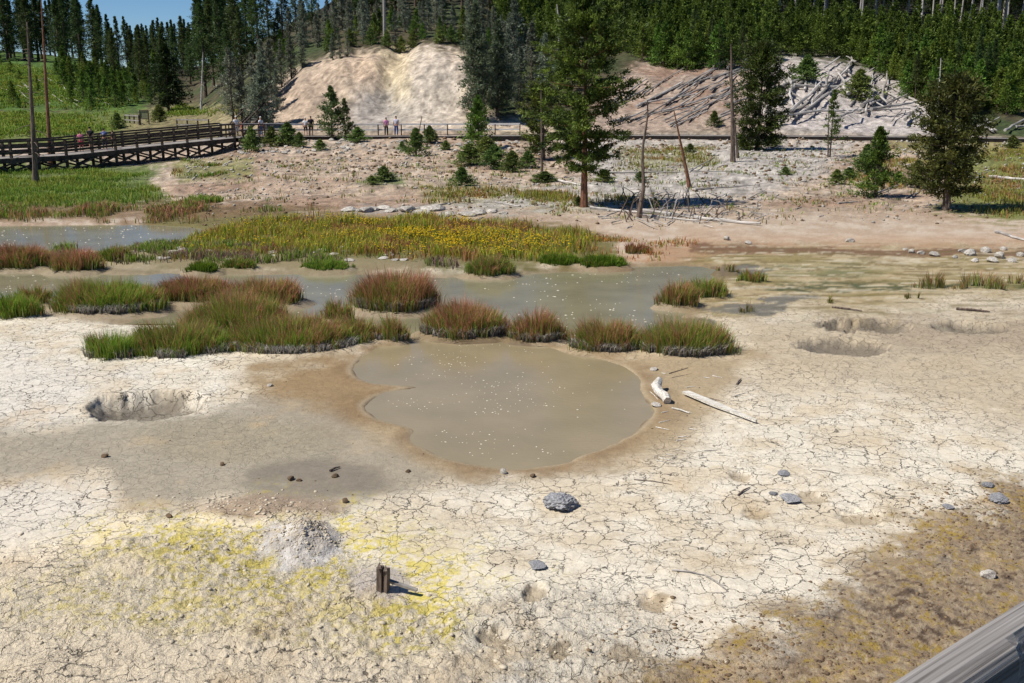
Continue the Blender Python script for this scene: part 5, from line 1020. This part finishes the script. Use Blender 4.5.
# ------------------------------------------------------------------ people
def skin(name, joints, edges, mat, parent, sub=1):
    me = bpy.data.meshes.new(name); me.from_pydata([j[0] for j in joints], edges, []); me.update(); o = link(name, me, mat, parent)
    md = o.modifiers.new('Skin', 'SKIN'); md.use_smooth_shade = True
    for i, j in enumerate(joints):
        r_ = j[1]; me.skin_vertices[0].data[i].radius = (r_, r_) if not isinstance(r_, tuple) else r_; me.skin_vertices[0].data[i].use_root = (i == 0)
    o.modifiers.new('Sub', 'SUBSURF').levels = sub; o.modifiers['Sub'].render_levels = sub; return o
def flatm(name, c, rough=.8): return noisy(name, tuple(int(v * .9) for v in c), c, 14, rough=rough, bump=.1)
M_skin = flatm('skin_tone', (196, 148, 120), .5); mats = {}
def cm(c):
    if c not in mats: mats[c] = flatm('cloth_%d' % len(mats), c)
    return mats[c]
def person(c, z, Y, h, rz, label, top, legs, hair, shorts=False, hat=None, pack=None, pose=0):
    p = bw_pt(c, z, Y); t = empty('person', p, rz); t.scale = (h / 1.75,) * 3; tag(t, label, 'person', None); a = .06 if pose else 0
    arm = [(.24, .0, 1.16 if not pose else 1.18), (.27, .02 + .22 * a * 3, .90 + a * 2.5)]
    J = [((0, 0, .95), (.15, .105)), ((0, 0, 1.15), (.135, .095)), ((0, 0, 1.38), (.165, .095)), ((0, 0, 1.49), .058), ((0, .01, 1.60), (.078, .09)), ((0, .012, 1.69), (.07, .085)),
         ((.18, 0, 1.40), .055), ((.235, -.02, 1.15), .042), ((.245, .07 + a, .93 + 2 * a), .03), ((.25, .1 + a, .84 + 2.2 * a), (.02, .035)),
         ((-.18, 0, 1.40), .055), ((-.235, -.02, 1.15), .042), ((-.245, .05, .92), .03), ((-.25, .07, .83), (.02, .035)),
         ((.10, 0, .88), .09), ((.105, .02, .48), .058), ((.11, -.02, .09), .04), ((.115, .12, .035), (.045, .03)),
         ((-.10, 0, .88), .09), ((-.11, .0, .48), .058), ((-.125, -.03, .09), .04), ((-.13, .11, .035), (.045, .03))]
    E = [(0, 1), (1, 2), (2, 3), (3, 4), (4, 5), (2, 6), (6, 7), (7, 8), (8, 9), (2, 10), (10, 11), (11, 12), (12, 13), (0, 14), (14, 15), (15, 16), (16, 17), (0, 18), (18, 19), (19, 20), (20, 21)]
    skin('body', J, E, M_skin, t)
    skin('shirt', [((0, 0, .93), (.17, .125)), ((0, 0, 1.15), (.158, .118)), ((0, 0, 1.37), (.185, .118)), ((0, 0, 1.46), .08), ((.19, 0, 1.40), .075), ((.225, -.012, 1.22), .066), ((-.19, 0, 1.40), .075), ((-.225, -.012, 1.22), .066)], [(0, 1), (1, 2), (2, 3), (2, 4), (4, 5), (2, 6), (6, 7)], cm(top), t)
    kn = .55 if shorts else .12
    skin('shorts' if shorts else 'trousers', [((0, 0, .98), (.165, .12)), ((.10, 0, .87), .105), ((.108, .018, max(kn, .5)), .078), ((.112, 0 if shorts else -.02, kn - .02), .07 if shorts else .058), ((-.10, 0, .87), .105), ((-.112, 0, max(kn, .5)), .078), ((-.125, 0 if shorts else -.03, kn - .02), .07 if shorts else .058)], [(0, 1), (1, 2), (2, 3), (0, 4), (4, 5), (5, 6)], cm(legs), t)
    if hat: skin('hat', [((0, 0, 1.68), (.125, .14)), ((0, 0, 1.73), (.09, .10)), ((0, 0, 1.79), .05)], [(0, 1), (1, 2)], cm(hat), t)
    else: skin('hair', [((0, -.025, 1.58), (.075, .07)), ((0, -.015, 1.68), (.09, .098)), ((0, -.01, 1.745), .06)], [(0, 1), (1, 2)], cm(hair), t)
    if pack: skin('backpack', [((0, -.17, 1.02), (.13, .08)), ((0, -.18, 1.2), (.14, .09)), ((0, -.16, 1.38), (.11, .06))], [(0, 1), (1, 2)], cm(pack), t)
person(82, 1.12, 76.4, 1.55, .2, 'person in a pink top and darker pink shorts walking on the trestle', (214, 120, 146), (196, 50, 92), (60, 40, 30), True)
person(92, 1.16, 77.2, 1.82, -.1, 'tall person in a black shirt walking on the trestle', (24, 24, 28), (60, 58, 58), (30, 22, 18), True)
person(105.5, 1.2, 78, 1.62, 0, 'person in a blue shirt with a grey backpack on the trestle', (84, 98, 150), (50, 54, 70), (40, 30, 24), False, pack=(120, 124, 150))
person(114, 1.24, 78.4, 1.40, .3, 'short person in dark brown bending low on the trestle', (50, 34, 28), (40, 34, 32), (30, 22, 18), False)
person(237, 1.7, 87.6, 1.72, .4, 'person in a white top and hat at the end of the trestle', (226, 222, 218), (200, 190, 180), (80, 60, 50), True, hat=(232, 228, 220))
person(242.5, 1.68, 88.4, 1.25, 2.6, 'small person in reddish brown beside the white-topped one', (150, 84, 66), (120, 70, 56), (60, 40, 30), True)
person(261.5, 1.58, 91, 1.68, 1., 'person in white standing alone behind the dark bushes', (226, 228, 230), (90, 100, 130), (60, 50, 40), False, hat=(220, 220, 216))
person(306, 1.5, 92.3, 1.66, 0, 'person in a white top and dark shorts, left of the standing pair', (222, 222, 218), (52, 52, 48), (120, 100, 80), True, hat=(214, 210, 200))
person(311.5, 1.5, 92.5, 1.80, .2, 'person in a dark navy shirt, right of the standing pair', (28, 30, 40), (58, 50, 48), (40, 30, 24), True)
person(386.5, 1.46, 93.4, 1.70, .3, 'person in a pink shirt and black trousers leaning at the cliff railing', (226, 146, 190), (30, 28, 34), (36, 26, 22), False, pose=1)
person(396.5, 1.46, 93.6, 1.82, -.3, 'person in a white top and blue jeans standing at the cliff railing', (196, 194, 206), (58, 82, 140), (60, 44, 34), False)

# ------------------------------------------------------------------ near railing
zr = 5.36; A0 = G(881, 683, zr); A1 = G(1024, 594, zr); N0 = G(966, 683, zr); u_ = (A1 - A0).normalized(); nrm = Vector((u_.y, -u_.x, 0)); wdt = (N0 - A0).dot(nrm)
Rl = empty('wooden_railing', A0 + Vector((0, 0, -1.05))); tag(Rl, 'weathered grey timber handrail crossing the lower right corner', 'railing'); off = A0 - Rl.location
prof = [(0, -.16), (0, -.012), (.006, -.003), (.016, 0), (wdt - .02, 0), (wdt - .006, -.005), (wdt, -.016), (wdt, -.16)]
xs = np.linspace(-5, 12, 851); V = []; Fc = []
for i, x in enumerate(xs):
    for (o_, z_) in prof:
        P = off + u_ * float(x) + nrm * o_ + Vector((0, 0, z_ + .0015 * math.sin(x * 9 + o_ * 40)))
        cx_ = .245   # chipped hollow on the near edge
        if abs(x - cx_) < .03 and o_ > wdt * .7 and z_ > -.03: P.z -= .014 * (1 - ((x - cx_) / .03) ** 2); P -= nrm * .006
        V.append(P)
m_ = len(prof)
for i in range(len(xs) - 1):
    for k_ in range(m_): Fc.append((i * m_ + k_, i * m_ + (k_ + 1) % m_, (i + 1) * m_ + (k_ + 1) % m_, (i + 1) * m_ + k_))
M_rw, n_, b_ = new_mat('weathered_grey_rail'); Ln = n_.links.new; tc = N(n_, 'ShaderNodeTexCoord'); rot = N(n_, 'ShaderNodeMapping'); rot.inputs['Rotation'].default_value = (0, 0, -math.atan2(u_.y, u_.x)); Ln(tc.outputs['Object'], rot.inputs[0])
mp = N(n_, 'ShaderNodeMapping'); mp.inputs['Scale'].default_value = (1.6, 150, 150); Ln(rot.outputs[0], mp.inputs[0]); dis = N(n_, 'ShaderNodeTexNoise'); dis.inputs['Scale'].default_value = 1.0; dis.inputs['Detail'].default_value = 5; dis.inputs['Roughness'].default_value = .55; dis.inputs['Distortion'].default_value = .5; Ln(mp.outputs[0], dis.inputs[0])
cr = N(n_, 'ShaderNodeValToRGB'); cr.color_ramp.elements[0].position = .32; cr.color_ramp.elements[1].position = .68; cr.color_ramp.elements[0].color = (*lin((80, 74, 68)), 1); cr.color_ramp.elements[1].color = (*lin((160, 155, 148)), 1); Ln(dis.outputs[0], cr.inputs[0]); Ln(cr.outputs[0], b_.inputs['Base Color']); b_.inputs['Roughness'].default_value = .7
bp = N(n_, 'ShaderNodeBump'); bp.inputs['Strength'].default_value = .8; bp.inputs['Distance'].default_value = .003; Ln(dis.outputs[0], bp.inputs['Height']); Ln(bp.outputs[0], b_.inputs['Normal'])
rail_me = bpy.data.meshes.new('rail'); rail_me.from_pydata([tuple(v) for v in V], [], Fc); rail_me.update(); link('rail', rail_me, M_rw, Rl)
for x in (-3.65, -1.2, 1.25, 3.7, 6.15, 8.6, 11.05):
    q = off + u_ * x + nrm * (wdt + .05); MB().beam((q.x, q.y, 0 - .1), (q.x, q.y, off.z - .005), .09, .09).build('post', M_rw, Rl)
